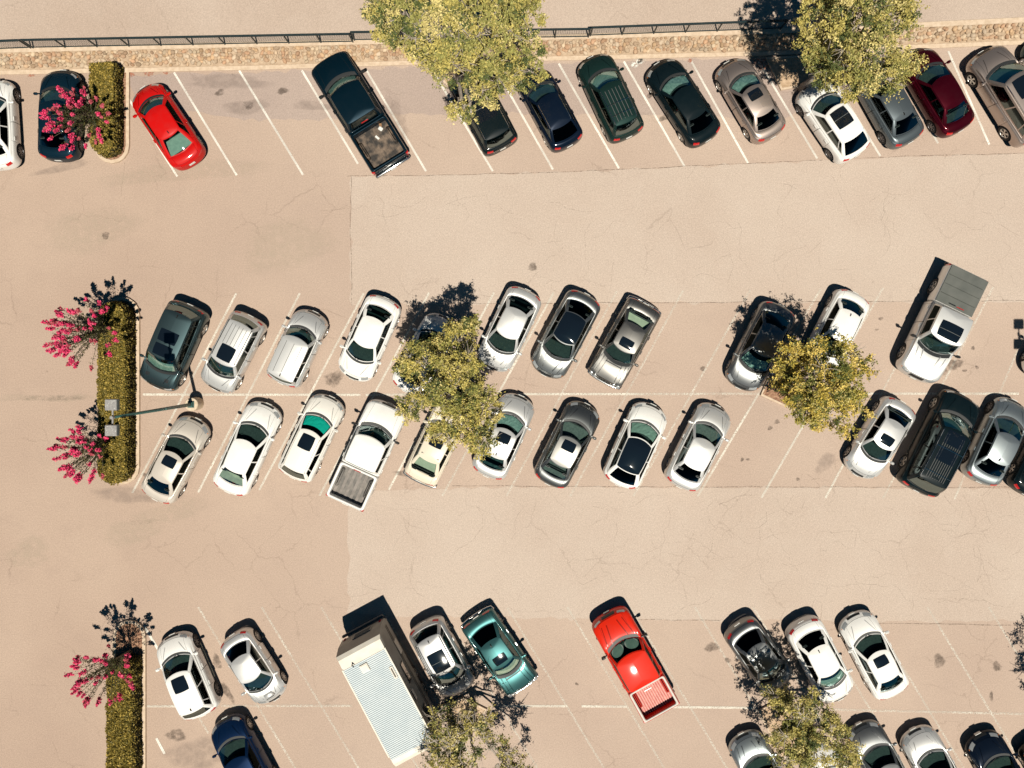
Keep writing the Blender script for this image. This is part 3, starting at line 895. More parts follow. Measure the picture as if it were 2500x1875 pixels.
# ------------------------------------------------------------------ ground materials
def asphalt(name, c1, c2, c3, grad=False):
    m = D.materials.new(name); t, N, Lk, b = nt(m)
    tc = N.new('ShaderNodeTexCoord')
    def noise(scale, det=6, rough=.6):
        n = N.new('ShaderNodeTexNoise'); n.inputs['Scale'].default_value = scale; n.inputs['Detail'].default_value = det; n.inputs['Roughness'].default_value = rough
        Lk.new(tc.outputs['Object'], n.inputs['Vector']); return n
    def mix(fac, a, bb, blend='MIX'):
        x = N.new('ShaderNodeMix'); x.data_type = 'RGBA'; x.blend_type = blend
        for sck, v in (('Factor', fac), ('A', a), ('B', bb)):
            if isinstance(v, (tuple, float, int)): x.inputs[sck].default_value = (*v, 1) if isinstance(v, tuple) else v
            else: Lk.new(v, x.inputs[sck])
        return x.outputs['Result']
    c1, c2, c3 = [(q[0] * .955, q[1] * .972, q[2] * 1.0) for q in (c1, c2, c3)]
    def rng_(src, a, bb, c, d):
        r = N.new('ShaderNodeMapRange'); r.inputs['From Min'].default_value = a; r.inputs['From Max'].default_value = bb
        r.inputs['To Min'].default_value = c; r.inputs['To Max'].default_value = d; Lk.new(src, r.inputs['Value']); return r.outputs['Result']
    big = noise(.12, 5, .55); mid = noise(.9, 6); fine = noise(16, 3, .7); grit = noise(55, 2, .8)
    c = mix(rng_(big.outputs['Fac'], .38, .64, 0, 1), c1, c2)
    c = mix(rng_(mid.outputs['Fac'], .50, .75, 0, .35), c, c3)
    c = mix(1.0, c, mix(rng_(fine.outputs['Fac'], .3, .7, 0, 1), (.86, .86, .86), (1.14, 1.14, 1.14)), 'MULTIPLY')
    c = mix(1.0, c, mix(rng_(grit.outputs['Fac'], .3, .7, 0, 1), (.74, .74, .74), (1.26, 1.26, 1.26)), 'MULTIPLY')
    if grad:     # darker, browner toward the left: vignette falloff painted into the asphalt
        sx = N.new('ShaderNodeSeparateXYZ'); Lk.new(tc.outputs['Object'], sx.inputs[0])
        ad = N.new('ShaderNodeMath'); ad.operation = 'MULTIPLY_ADD'; ad.inputs[1].default_value = 9.0; Lk.new(big.outputs['Fac'], ad.inputs[0]); Lk.new(sx.outputs['X'], ad.inputs[2])
        c = mix(rng_(ad.outputs[0], -14, -1, 1, 0), c, mix(1.0, c, (.94, .91, .885), 'MULTIPLY'))
    # hairline map cracking
    vo = N.new('ShaderNodeTexVoronoi'); vo.feature = 'DISTANCE_TO_EDGE'; vo.inputs['Scale'].default_value = .45
    wn = noise(1.3, 4); va = N.new('ShaderNodeVectorMath'); va.operation = 'MULTIPLY_ADD'
    va.inputs[1].default_value = (.9, .9, 0); Lk.new(wn.outputs['Color'], va.inputs[0]); Lk.new(tc.outputs['Object'], va.inputs[2])
    Lk.new(va.outputs[0], vo.inputs['Vector'])
    cr = rng_(vo.outputs['Distance'], .004, .012, 1, 0)
    gate = rng_(noise(.25, 2).outputs['Fac'], .52, .60, 0, .20)
    mm = N.new('ShaderNodeMath'); mm.operation = 'MULTIPLY'; Lk.new(cr, mm.inputs[0]); Lk.new(gate, mm.inputs[1])
    c = mix(mm.outputs[0], c, (.13, .09, .07))
    # small dark drips
    v2 = N.new('ShaderNodeTexVoronoi'); v2.inputs['Scale'].default_value = .8; Lk.new(tc.outputs['Object'], v2.inputs['Vector'])
    dr = rng_(v2.outputs['Distance'], .025, .045, .35, 0)
    g2 = rng_(noise(.5, 2).outputs['Fac'], .55, .62, 0, 1)
    m3 = N.new('ShaderNodeMath'); m3.operation = 'MULTIPLY'; Lk.new(dr, m3.inputs[0]); Lk.new(g2, m3.inputs[1])
    c = mix(m3.outputs[0], c, (.12, .09, .07))
    Lk.new(c, b.inputs['Base Color'])
    b.inputs['Roughness'].default_value = .95; b.inputs['Specular IOR Level'].default_value = .15
    bp = N.new('ShaderNodeBump'); bp.inputs['Strength'].default_value = .35; bp.inputs['Distance'].default_value = .01
    Lk.new(grit.outputs['Fac'], bp.inputs['Height']); Lk.new(bp.outputs['Normal'], b.inputs['Normal'])
    return m
M['lot'] = asphalt('parking lot asphalt', (.530, .408, .325), (.482, .364, .290), (.440, .336, .274), True)
M['aisle'] = asphalt('pale driving lane asphalt', (.560, .455, .375), (.520, .412, .335), (.575, .475, .395))
M['patchd'] = asphalt('greyer bay asphalt', (.455, .355, .300), (.405, .312, .266), (.380, .298, .258))
M['roadm'] = asphalt('upper road asphalt', (.535, .425, .345), (.480, .370, .295), (.56, .45, .37))
M['kerb'] = noisy('concrete kerb', (.56, .43, .31), (.68, .54, .41), 6, .9, bump=.2)
M['mortar'] = noisy('sandy mortar', (.40, .29, .20), (.54, .41, .29), 5, .95, bump=.3)
M['soil'] = noisy('dry soil and bark mulch', (.20, .09, .055), (.44, .27, .17), 9, .95, bump=.6)
M['soilpale'] = noisy('pale dry soil', (.42, .29, .18), (.60, .44, .30), 7, .95, bump=.4)

def alpha_noise(name, col, scale, lo, hi, amount=1.0, rad=None, big=None):
    """worn paint / stain: shows the asphalt through where the noise is low"""
    m = D.materials.new(name); t, N, Lk, b = nt(m)
    tc = N.new('ShaderNodeTexCoord'); n = N.new('ShaderNodeTexNoise'); n.inputs['Scale'].default_value = scale; n.inputs['Detail'].default_value = 6; n.inputs['Roughness'].default_value = .7
    Lk.new(tc.outputs['Object'], n.inputs['Vector'])
    r = N.new('ShaderNodeMapRange'); r.inputs['From Min'].default_value = lo; r.inputs['From Max'].default_value = hi
    r.inputs['To Min'].default_value = 0; r.inputs['To Max'].default_value = amount
    Lk.new(n.outputs['Fac'], r.inputs['Value'])
    fac = r.outputs['Result']
    if big:
        n2 = N.new('ShaderNodeTexNoise'); n2.inputs['Scale'].default_value = big; Lk.new(tc.outputs['Object'], n2.inputs['Vector'])
        r2 = N.new('ShaderNodeMapRange'); r2.inputs['From Min'].default_value = .35; r2.inputs['From Max'].default_value = .62; r2.inputs['To Min'].default_value = .55; r2.inputs['To Max'].default_value = 1
        Lk.new(n2.outputs['Fac'], r2.inputs['Value']); mu = N.new('ShaderNodeMath'); mu.operation = 'MULTIPLY'
        Lk.new(fac, mu.inputs[0]); Lk.new(r2.outputs['Result'], mu.inputs[1]); fac = mu.outputs[0]
    if rad:      # vertex attribute fades the rim
        at = N.new('ShaderNodeAttribute'); at.attribute_name = 'Col'
        mu = N.new('ShaderNodeMath'); mu.operation = 'MULTIPLY'; Lk.new(fac, mu.inputs[0]); Lk.new(at.outputs['Fac'], mu.inputs[1]); fac = mu.outputs[0]
    b.inputs['Base Color'].default_value = (*col, 1); b.inputs['Roughness'].default_value = .9; b.inputs['Specular IOR Level'].default_value = .15
    Lk.new(fac, b.inputs['Alpha'])
    return m
M['line'] = alpha_noise('worn white road paint', (.88, .84, .76), 14, .31, .46, 1.0, big=.5)
M['line2'] = alpha_noise('rubbed road paint', (.86, .81, .71), 14, .36, .50, .85, big=.5)
M['faint'] = alpha_noise('faded road paint', (.84, .78, .68), 14, .43, .55, .75, big=.6)
M['stain'] = alpha_noise('oil stain', (.15, .115, .095), 3.5, .32, .62, .62, rad=True)
M['spill'] = alpha_noise('white paint spill', (.85, .84, .78), 7, .48, .52, 1.0, rad=True)
M['rust'] = alpha_noise('reddish leaf litter', (.50, .20, .13), 9, .44, .56, .75, rad=True)
M['scuff'] = alpha_noise('dark scuffed asphalt', (.30, .235, .21), 2.0, .30, .75, .42, rad=True)
M['ghost'] = alpha_noise('pale rubbed asphalt', (.64, .52, .40), 3.0, .35, .75, .40, rad=True)

# ------------------------------------------------------------------ ground sheets
def sheet(name, pts, z, mat, kind='structure'):
    o = mk(name, [(p[0], p[1], z) for p in pts], [tuple(range(len(pts)))], mat, None, False)
    return tag(o, None, None, None, kind)
def gp(l, h=0): return [g(x, y, h) for x, y in l]
sheet('ground', [(-300, -300), (300, -300), (300, 300), (-300, 300)], 0, M['lot'])

def wavy(l, amp=.05, step=.35):
    out = []
    for a, b in zip(l, l[1:] + l[:1]):
        a = Vector(a[:2]); b = Vector(b[:2]); n = max(1, int((b - a).length / step))
        for k in range(n):
            p = a.lerp(b, k / n); out.append((p.x + rng.normal(0, amp), p.y + rng.normal(0, amp)))
    return out
sheet('driving_lane', wavy(gp([(857, 430), (1250, 424), (1660, 408), (2214, 382), (2500, 374), (3800, 350), (3800, 735), (1800, 738), (1070, 742), (857, 748)])), .004, M['aisle'])
sheet('driving_lane', wavy(gp([(850, 1200), (1200, 1188), (1800, 1190), (2500, 1192), (3800, 1196), (3800, 1512), (2500, 1518), (1500, 1512), (850, 1500)])), .004, M['aisle'])
sheet('parking_bay', wavy(gp([(300, 186), (625, 176), (1250, 158), (1875, 141), (2210, 126), (2208, 200), (1900, 290), (1500, 280), (1000, 278), (800, 292), (560, 290), (330, 240)]), .06), .004, M['patchd'])

# upper road, stone bank and kerbs
XS = [-1300, 0, 310, 625, 940, 1250, 1560, 1875, 2214, 2500, 3800]
def yk(x): return np.interp(x, [-1300, 0, 625, 1250, 1875, 2214, 2500, 3800], [205, 183, 171, 151, 136, 121, 109, 60])
def ys(x): return np.interp(x, [-1300, 0, 625, 1250, 1875, 2214, 2500, 3800], [150, 128, 114, 99, 82, 68, 54, 5])
RH = .55
def ribbon(name, fa, ha, fb, hb, mat, kind='structure'):
    V = []; n = 90
    for i in range(n + 1):
        x = -1300 + 5100 * i / n
        V += [g(x, fa(x), ha), g(x, fb(x), hb)]
    return tag(mk(name, V, [(2 * i, 2 * i + 1, 2 * i + 3, 2 * i + 2) for i in range(n)], mat, None, False), None, None, None, kind)
def ribbons(name, prof, mat):
    n = 90; V = []; k = len(prof)
    for i in range(n + 1):
        x = -1300 + 5100 * i / n
        for fa, h in prof: V.append(g(x, fa(x), h))
    F = [(i * k + j, i * k + j + 1, (i + 1) * k + j + 1, (i + 1) * k + j) for i in range(n) for j in range(k - 1)]
    return tag(mk(name, V, F, mat, None, False), None, None, None, 'structure')
ribbons('kerb', [(yk, 0), (lambda x: yk(x) - .6, .13), (lambda x: yk(x) - 11, .135), (lambda x: yk(x) - 12, .10)], M['kerb'])
ribbons('stone_embankment', [(lambda x: yk(x) - 11, .10), (lambda x: ys(x), RH - .03)], M['mortar'])
ribbons('kerb', [(lambda x: ys(x) + 1, RH - .06), (lambda x: ys(x) + .5, RH + .02), (lambda x: ys(x) - 12, RH + .03), (lambda x: ys(x) - 13, RH - .02)], M['kerb'])
ribbons('upper_road', [(lambda x: ys(x) - 12, RH), (lambda x: x * 0 - 1200, RH)], M['roadm'])
V = [g(-1300, ys(-1300) - 12 - 0, RH), g(3800, ys(3800) - 12, RH)]

# river stones
def stones():
    bm = bmesh.new(); bmesh.ops.create_icosphere(bm, subdivisions=2, radius=1); bv = np.array([v.co[:] for v in bm.verts]); bf = np.array([[v.index for v in f.verts] for f in bm.faces]); bm.free()
    Vs = []; Fs = []; Cs = []; n = 0
    pal = np.array([(.58, .42, .28), (.62, .48, .34), (.52, .36, .24), (.64, .52, .39), (.56, .36, .23), (.48, .36, .25), (.66, .53, .38), (.60, .42, .26)])
    x = -150.0
    while x < 2680:
        wtop, wbot = ys(x) + 6, yk(x) - 17
        y = wtop + rng.uniform(-1, 2)
        while y < wbot:
            if rng.random() > .05 and not (1030 < x < 1230):
                t = (y - ys(x)) / (yk(x) - 11 - ys(x)); h = (RH - .03) * (1 - t) + .10 * t
                p = g(x + rng.uniform(-3, 3), y + rng.uniform(-2, 2), h)
                r = rng.uniform(.075, .135)
                a = rng.uniform(0, 6.28); ca, sa = math.cos(a), math.sin(a)
                q = bv * np.array([r * rng.uniform(.9, 1.35), r * rng.uniform(.75, 1.0), r * .75]) + rng.normal(0, .004, bv.shape)
                q = np.c_[q[:, 0] * ca - q[:, 1] * sa, q[:, 0] * sa + q[:, 1] * ca, q[:, 2]] + np.array(p[:]) + np.array([0, 0, .012])
                Vs.append(q); Fs.append(bf + n); n += len(bv)
                c = pal[rng.integers(len(pal))] * np.array((.93, .90, .88)) * rng.uniform(.78, 1.1) * (.82 if rng.random() < .15 else 1.0); Cs.append(np.tile(c, (len(bf), 1)))
            y += rng.uniform(7.5, 11)
        x += rng.uniform(7.5, 10.5)
    tag(fast('river_stones', np.vstack(Vs), np.vstack(Fs), np.vstack(Cs), M['stone'], smooth=True), 'rounded tan river stones set in the bank below the railing', 'stones', None, 'stuff')
stones()

# ------------------------------------------------------------------ painted markings
def lines(name, segs, mat, w=.10, z=.008):
    V = []; F = []
    for (a, b) in segs:
        A, B = g(*a), g(*b); d = (B - A).normalized(); n_ = Vector((-d.y, d.x, 0)) * w / 2
        k = len(V); V += [A + n_, A - n_, B - n_, B + n_]; F.append((k, k + 1, k + 2, k + 3))
    o = mk(name, [(v[0], v[1], z) for v in V], F, mat, None, False)
    return tag(o, None, None, None, 'structure')
top = [((281, 188), (433, 431)), ((425, 177), (578, 428)), ((584, 172), (740, 427)), ((737, 172), (874, 400)), ((895, 172), (1040, 418)), ((1052, 165), (1203, 418)),
       ((1208, 165), (1350, 414)), ((1364, 155), (1511, 411)), ((1523, 150), (1671, 406)), ((1688, 150), (1826, 398)), ((1852, 150), (1995, 387)), ((2007, 150), (2149, 381)),
       ((2165, 130), (2290, 350)), ((2315, 125), (2415, 353)), ((2440, 118), (2575, 340))]
lines('bay_line', top, M['line'])
tops = [(577, 716), (732, 716), (888, 716), (1048, 714), (1206, 714), (1352, 714), (1506, 711), (1668, 709), (1832, 707), (2004, 705), (2156, 703), (2290, 702), (2425, 701), (2550, 700)]
bots = [(323, 1204), (484, 1202), (633, 1196), (780, 1210), (949, 1196), (1080, 1210), (1237, 1211), (1392, 1212), (1546, 1212), (1703, 1212), (1859, 1215), (2015, 1216), (2155, 1218), (2330, 1219)]
seg_a = []; seg_b = []
for i, (t_, b_) in enumerate(zip(tops, bots)):
    m_ = (t_[0] + (b_[0] - t_[0]) * (961 - t_[1]) / (b_[1] - t_[1]), 961)
    if i in (6, 7, 8, 12, 13): seg_b += [(t_, m_), (m_, b_)]
    elif i in (5,): seg_a += [(t_, m_)]; seg_b += [(m_, b_)]
    elif i in (9, 10, 11): seg_b += [(t_, m_)]; seg_a += [(m_, b_)]
    else: seg_a += [(t_, m_), (m_, b_)]
lines('bay_line', seg_a, M['line2']); lines('bay_line', seg_b, M['faint'])
lines('bay_divider_line', [((349, 963), (880, 964)), ((893, 964), (1085, 963)), ((1222, 962), (1560, 962)), ((2108, 961), (2487, 961))], M['line2'], .11, .012)
lines('bay_divider_line', [((1560, 962), (1850, 961))], M['faint'], .11, .012)
bsegs = []
for m_ in (472, 630, 785, 930, 1075, 1221, 1384, 1531, 1684, 1842, 1985, 2120, 2262, 2410, 2560):
    bsegs.append(((m_ - 146, 1482), (m_ + 160, 1990)))
lines('bay_line', bsegs[1:9], M['faint']); lines('bay_line', [((351, 1527), (509, 1790))] + bsegs[9:], M['line'] if False else M['faint'])
lines('bay_line', [((351, 1527), (388, 1588)), ((382, 1802), (402, 1840))], M['line'], .12, .012)
lines('bay_divider_line', [((359, 1724), (440, 1724)), ((1225, 1723), (1385, 1724)), ((1420, 1724), (1530, 1725)), ((1560, 1725), (1840, 1728))], M['line2'], .11, .012)
lines('bay_divider_line', [((540, 1723), (860, 1723)), ((2030, 1732), (2500, 1743))], M['faint'], .11, .012)

def seam(name, pts, w, mat, z=.010, jit=.02):
    P = []
    for a, b in zip(pts[:-1], pts[1:]):
        A, B = g(*a), g(*b); n_ = max(1, int((B - A).length / .25))
        P += [A.lerp(B, k / n_) for k in range(n_)]
    P.append(g(*pts[-1])); off = 0
    V = []
    for i, p in enumerate(P):
        q = P[min(i + 1, len(P) - 1)] - P[max(i - 1, 0)]; q.normalize(); n_ = Vector((-q.y, q.x, 0))
        off = off * .8 + rng.normal(0, jit); ww = w * rng.uniform(.4, 1.2) / 2
        c = p + n_ * off; V += [(c.x + n_.x * ww, c.y + n_.y * ww, z), (c.x - n_.x * ww, c.y - n_.y * ww, z)]
    return V, [(2 * i, 2 * i + 1, 2 * i + 3, 2 * i + 2) for i in range(len(P) - 1)]
M['crack'] = alpha_noise('crack in asphalt', (.20, .145, .115), 9, .40, .58, .60)
M['crackf'] = alpha_noise('hairline crack', (.28, .21, .165), 9, .38, .62, .34)
def crackset(name, lst, w, mat, jit):
    V = []; F = []
    for pts in lst:
        v, f = seam('', pts, w, mat, jit=jit); k = len(V); V += v; F += [tuple(i + k for i in q) for q in f]
    tag(mk(name, V, F, mat, None, False), None, None, None, 'structure')
crackset('asphalt_seam', [[(848, 430), (1250, 424), (1660, 408), (2214, 382), (2500, 374)], [(1065, 741), (1800, 738), (2500, 734)], [(857, 430), (857, 748)],
                          [(1100, 1186), (1800, 1189), (2500, 1191)], [(1500, 1512), (1760, 1514)], [(2140, 1522), (2500, 1526)]], .035, M['crack'], .012)
rc = []
for _ in range(150):
    x, y = rng.uniform(880, 2490), (rng.uniform(1200, 1500) if rng.random() < .6 else rng.uniform(430, 730)); a = rng.integers(4) * 1.5708 + rng.normal(0, .25); pts = [(x, y)]; a0 = a
    for k in range(rng.integers(2, 7)):
        a = a0 + rng.normal(0, .5); x += 22 * math.cos(a); y += 22 * math.sin(a); pts.append((x, y))
    rc.append(pts)
rc += [[(1730, 1250), (1740, 1330), (1720, 1380)], [(1985, 1428), (2050, 1436), (2190, 1438), (2210, 1466), (2280, 1460), (2360, 1470), (2450, 1490)], [(2036, 430), (2070, 520), (2100, 560)], [(1920, 640), (1910, 705)], [(1495, 640), (1490, 705)],
       [(1250, 760), (1290, 690), (1330, 650)], [(305, 395), (300, 440), (296, 480)], [(1080, 500), (1130, 480), (1190, 478)], [(2330, 660), (2430, 700), (2470, 760)]]
crackset('asphalt_cracks', rc, .022, M['crackf'], .05)

def blots(name, lst, mat, z=.014):
    Vs = []; Fs = []; cols = []
    for (px, py, rx, ry, rot) in lst:
        c = g(px, py); rx /= PPM; ry /= PPM; n = 22; k = len(Vs); ca, sa = math.cos(rot), math.sin(rot)
        ph = rng.uniform(0, 6.28, 4)
        def at(q, s_):
            a = 2 * math.pi * q / n; wob = 1 + .16 * math.sin(2 * a + ph[0]) + .12 * math.sin(3 * a + ph[1]) + .08 * math.sin(7 * a + ph[2])
            x, y = rx * wob * s_ * math.cos(a), ry * wob * s_ * math.sin(a); return (c.x + x * ca - y * sa, c.y + x * sa + y * ca, z)
        Vs.append((c.x, c.y, z)); cols.append(1.0)
        for s_, w in ((.7, .9), (1.0, 0.0)):
            for q in range(n): Vs.append(at(q, s_)); cols.append(w)
        for q in range(n):
            q2 = (q + 1) % n; Fs.append((k, k + 1 + q, k + 1 + q2)); Fs.append((k + 1 + q, k + 1 + n + q, k + 1 + n + q2, k + 1 + q2))
    o = mk(name, Vs, Fs, mat, None, False); ca_ = o.data.color_attributes.new('Col', 'FLOAT_COLOR', 'POINT')
    a = np.ones((len(cols), 4), np.float32); a[:, :3] = np.array(cols)[:, None]; ca_.data.foreach_set('color', a.ravel())
    return tag(o, None, None, None, 'structure')
blots('oil_stain', [(537, 226, 15, 8, .3), (607, 257, 15, 11, .2), (690, 222, 14, 10, 0), (430, 1795, 26, 16, .2), (1738, 1580, 17, 14, 0), (1777, 1612, 9, 6, 0), (2293, 1613, 17, 17, 0), (2434, 1627, 13, 12, 0),
                    (1300, 652, 14, 10, 0), (258, 575, 11, 9, 0), (2330, 890, 21, 15, .5), (2300, 905, 16, 12, 0), (2375, 850, 6, 5, 0), (2355, 905, 6, 4, 0), (2385, 897, 5, 5, 0), (2150, 778, 6, 5, 0), (2140, 805, 5, 3, 0),
                    (1897, 1030, 8, 6, 0), (1880, 1045, 7, 6, 0), (1812, 1122, 5, 5, 0), (1826, 1122, 5, 4, 0), (1948, 1170, 6, 4, 0), (1715, 900, 8, 6, 0), (530, 1615, 12, 18, .4), (555, 1690, 10, 30, .5), (815, 925, 22, 22, 0),
                    (1586, 234, 9, 6, 0), (1622, 288, 16, 8, .4), (1408, 1670, 5, 4, 0), (2420, 1700, 6, 12, 0), (355, 1160, 7, 6, 0), (1010, 1155, 60, 8, 0)], M['stain'])
blots('asphalt_scuff', [(600, 262, 55, 22, 0), (560, 200, 120, 18, 0), (760, 258, 50, 14, 0), (150, 410, 90, 10, .25), (2015, 1130, 36, 18, .6), (480, 1840, 90, 40, 0), (960, 300, 40, 60, 0),
                        (1150, 60, 300, 10, 0), (300, 42, 320, 8, .02), (760, 20, 260, 9, -.02), (330, 1210, 110, 22, 0)], M['scuff'])
blots('pale_asphalt_patch', [(40, 972, 190, 10, .01), (120, 972, 90, 7, .03), (700, 600, 140, 60, .3), (165, 973, 62, 9, .06), (410, 983, 28, 8, 0), (180, 300, 60, 30, 0), (320, 1300, 70, 40, .3), (70, 1350, 60, 40, 0), (420, 1250, 90, 30, .2), (450, 420, 200, 30, .1), (220, 560, 120, 60, 0)], M['ghost'])
blots('paint_spill', [(1556, 152, 20, 11, .3), (1565, 146, 14, 6, .6)], M['spill'])
blots('leaf_litter', [(76, 184, 9, 5, 0), (318, 182, 14, 6, 0), (364, 179, 16, 7, 0), (405, 178, 7, 4, 0), (1684, 148, 7, 5, 0), (1870, 158, 24, 14, .5), (1850, 150, 20, 10, 0)], M['rust'])

# ------------------------------------------------------------------ kerbed planting beds
def kerb_loop(name, pts, mat_in, w=.16, h=.13, z_in=.10, lab=None):
    P = [Vector((p[0], p[1], 0)) for p in pts]; n = len(P); c = sum(P, Vector()) / n
    inn = []
    for i in range(n):
        a, b = P[i - 1], P[(i + 1) % n]; d = (b - a).normalized(); nn = Vector((-d.y, d.x, 0))
        if nn.dot(c - P[i]) < 0: nn = -nn
        inn.append(P[i] + nn * w)
    V = []; F = []
    for i in range(n):
        V += [(P[i].x, P[i].y, 0), (P[i].x, P[i].y, h - .015), (P[i].x * .99 + inn[i].x * .01, P[i].y * .99 + inn[i].y * .01, h), (inn[i].x, inn[i].y, h), (inn[i].x, inn[i].y, 0)]
    for i in range(n):
        j = (i + 1) % n
        for k in range(4): F.append((i * 5 + k, i * 5 + k + 1, j * 5 + k + 1, j * 5 + k))
    tag(mk(name, V, F, M['kerb'], None, False), None, None, None, 'structure')
    tag(mk('soil', [(p.x, p.y, z_in) for p in inn], [tuple(range(n))], mat_in, None, False), None, None, None, 'structure')
def stadium(x0, x1, y0, y1, r0=True, r1=True, n=9):
    """kerbed strip in pixels with rounded ends"""
    pts = []; r = (x1 - x0) / 2; cx = (x0 + x1) / 2
    if r0:
        for k in range(n): a = math.pi * k / (n - 1); pts.append(g(cx - r * math.cos(a), y0 + r - r * math.sin(a)))
    else: pts += [g(x0, y0), g(x1, y0)]
    if r1:
        for k in range(n): a = math.pi * k / (n - 1); pts.append(g(cx + r * math.cos(a), y1 - r + r * math.sin(a)))
    else: pts += [g(x1, y1), g(x0, y1)]
    return pts
kerb_loop('kerb', stadium(234, 318, 176, 400, False, True), M['soil'])
kerb_loop('kerb', stadium(258, 343, 725, 1182, True, True), M['soil'])
kerb_loop('kerb', stadium(278, 358, 1512, 2100, True, False), M['soil'])
kerb_loop('kerb', gp([(1040, 158), (1128, 250), (1230, 158), (1215, 148), (1050, 152)]), M['soilpale'], .12)
kerb_loop('kerb', gp([(1868, 142), (1905, 222), (1990, 208), (2050, 132)]), M['soilpale'], .12)
kerb_loop('kerb', gp([(1096, 905), (1212, 962), (1140, 1010), (1060, 955)]), M['soilpale'], .12)
kerb_loop('kerb', gp([(1872, 925), (1855, 965), (1925, 998), (1985, 955), (1940, 915)]), M['soil'], .12)
kerb_loop('kerb', gp([(1076, 1720), (1130, 1700), (1190, 1730), (1150, 1790), (1105, 1795)]), M['soilpale'], .12)
kerb_loop('kerb', gp([(1848, 1733), (1890, 1712), (1960, 1735), (1960, 1800), (1905, 1850)]), M['soilpale'], .12)

# ------------------------------------------------------------------ railing
M['rail'] = noisy('dark green painted steel', (.006, .020, .026), (.010, .030, .036), 9, .45)
def fence(pts, nposts, label, jog):
    A, B = Vector(g(*pts[0], RH)), Vector(g(*pts[1], RH)); A.z = B.z = RH
    root = empty('metal_railing', A); tag(root, label, 'railing', 'sections of railing along the stone bank')
    d = (B - A); L = d.length; d.normalize(); rz = math.atan2(d.y, d.x); H = 1.02
    def bar(nm, a, b, r):
        mb = MB(); c = (a + b) / 2 - A; mb.box(c, ((b - a).length, r, r), rz, bev=.008); return mb.build(nm, M['rail'], root)
    up = Vector((0, 0, 1))
    for k in range(nposts):
        p = A + d * (L * k / (nposts - 1)) - A
        mb = MB(); mb.box(p + up * H / 2, (.06, .06, H), rz, bev=.008); mb.box(p + up * .01, (.14, .14, .02), rz); mb.build('post', M['rail'], root)
    bar('top_rail', A + up * H, B + up * H, .06); bar('middle_rail', A + up * (H - .13), B + up * (H - .13), .035); bar('bottom_rail', A + up * .12, B + up * .12, .045)
    mb = MB(); n = int(L / .11)
    for k in range(n):
        p = A + d * (L * (k + .5) / n) - A; mb.box(p + up * ((H - .13 + .12) / 2), (.006, .006, H - .25), rz)
    for k in range(7):
        z = .12 + (H - .25) * (k + .5) / 7; mb.box((A + B) / 2 - A + up * z, (L, .006, .006), rz)
    mb.build('wire_mesh', M['rail'], root)
fy = lambda x: np.interp(x, [-200, 0, 82, 625, 862, 1330, 1440, 1754, 1960], [128, 122, 117.5, 109, 103, 93, 89, 76, 69])
fence([(-160, fy(-160)), (76, fy(76))], 4, 'short dark green railing section at the far left of the bank', 0)
fence([(82, fy(82)), (862, fy(862))], 11, 'long dark green railing section above the red car and black pickup', 0)
fence([(866, fy(866) - 4), (1436, fy(1436) + 2)], 8, 'dark green railing section half hidden beneath the big tree', 0)
fence([(1441, fy(1441) - 1), (1905, fy(1905))], 7, 'dark green railing section above the black sedans, ending in tree shadow', 0)

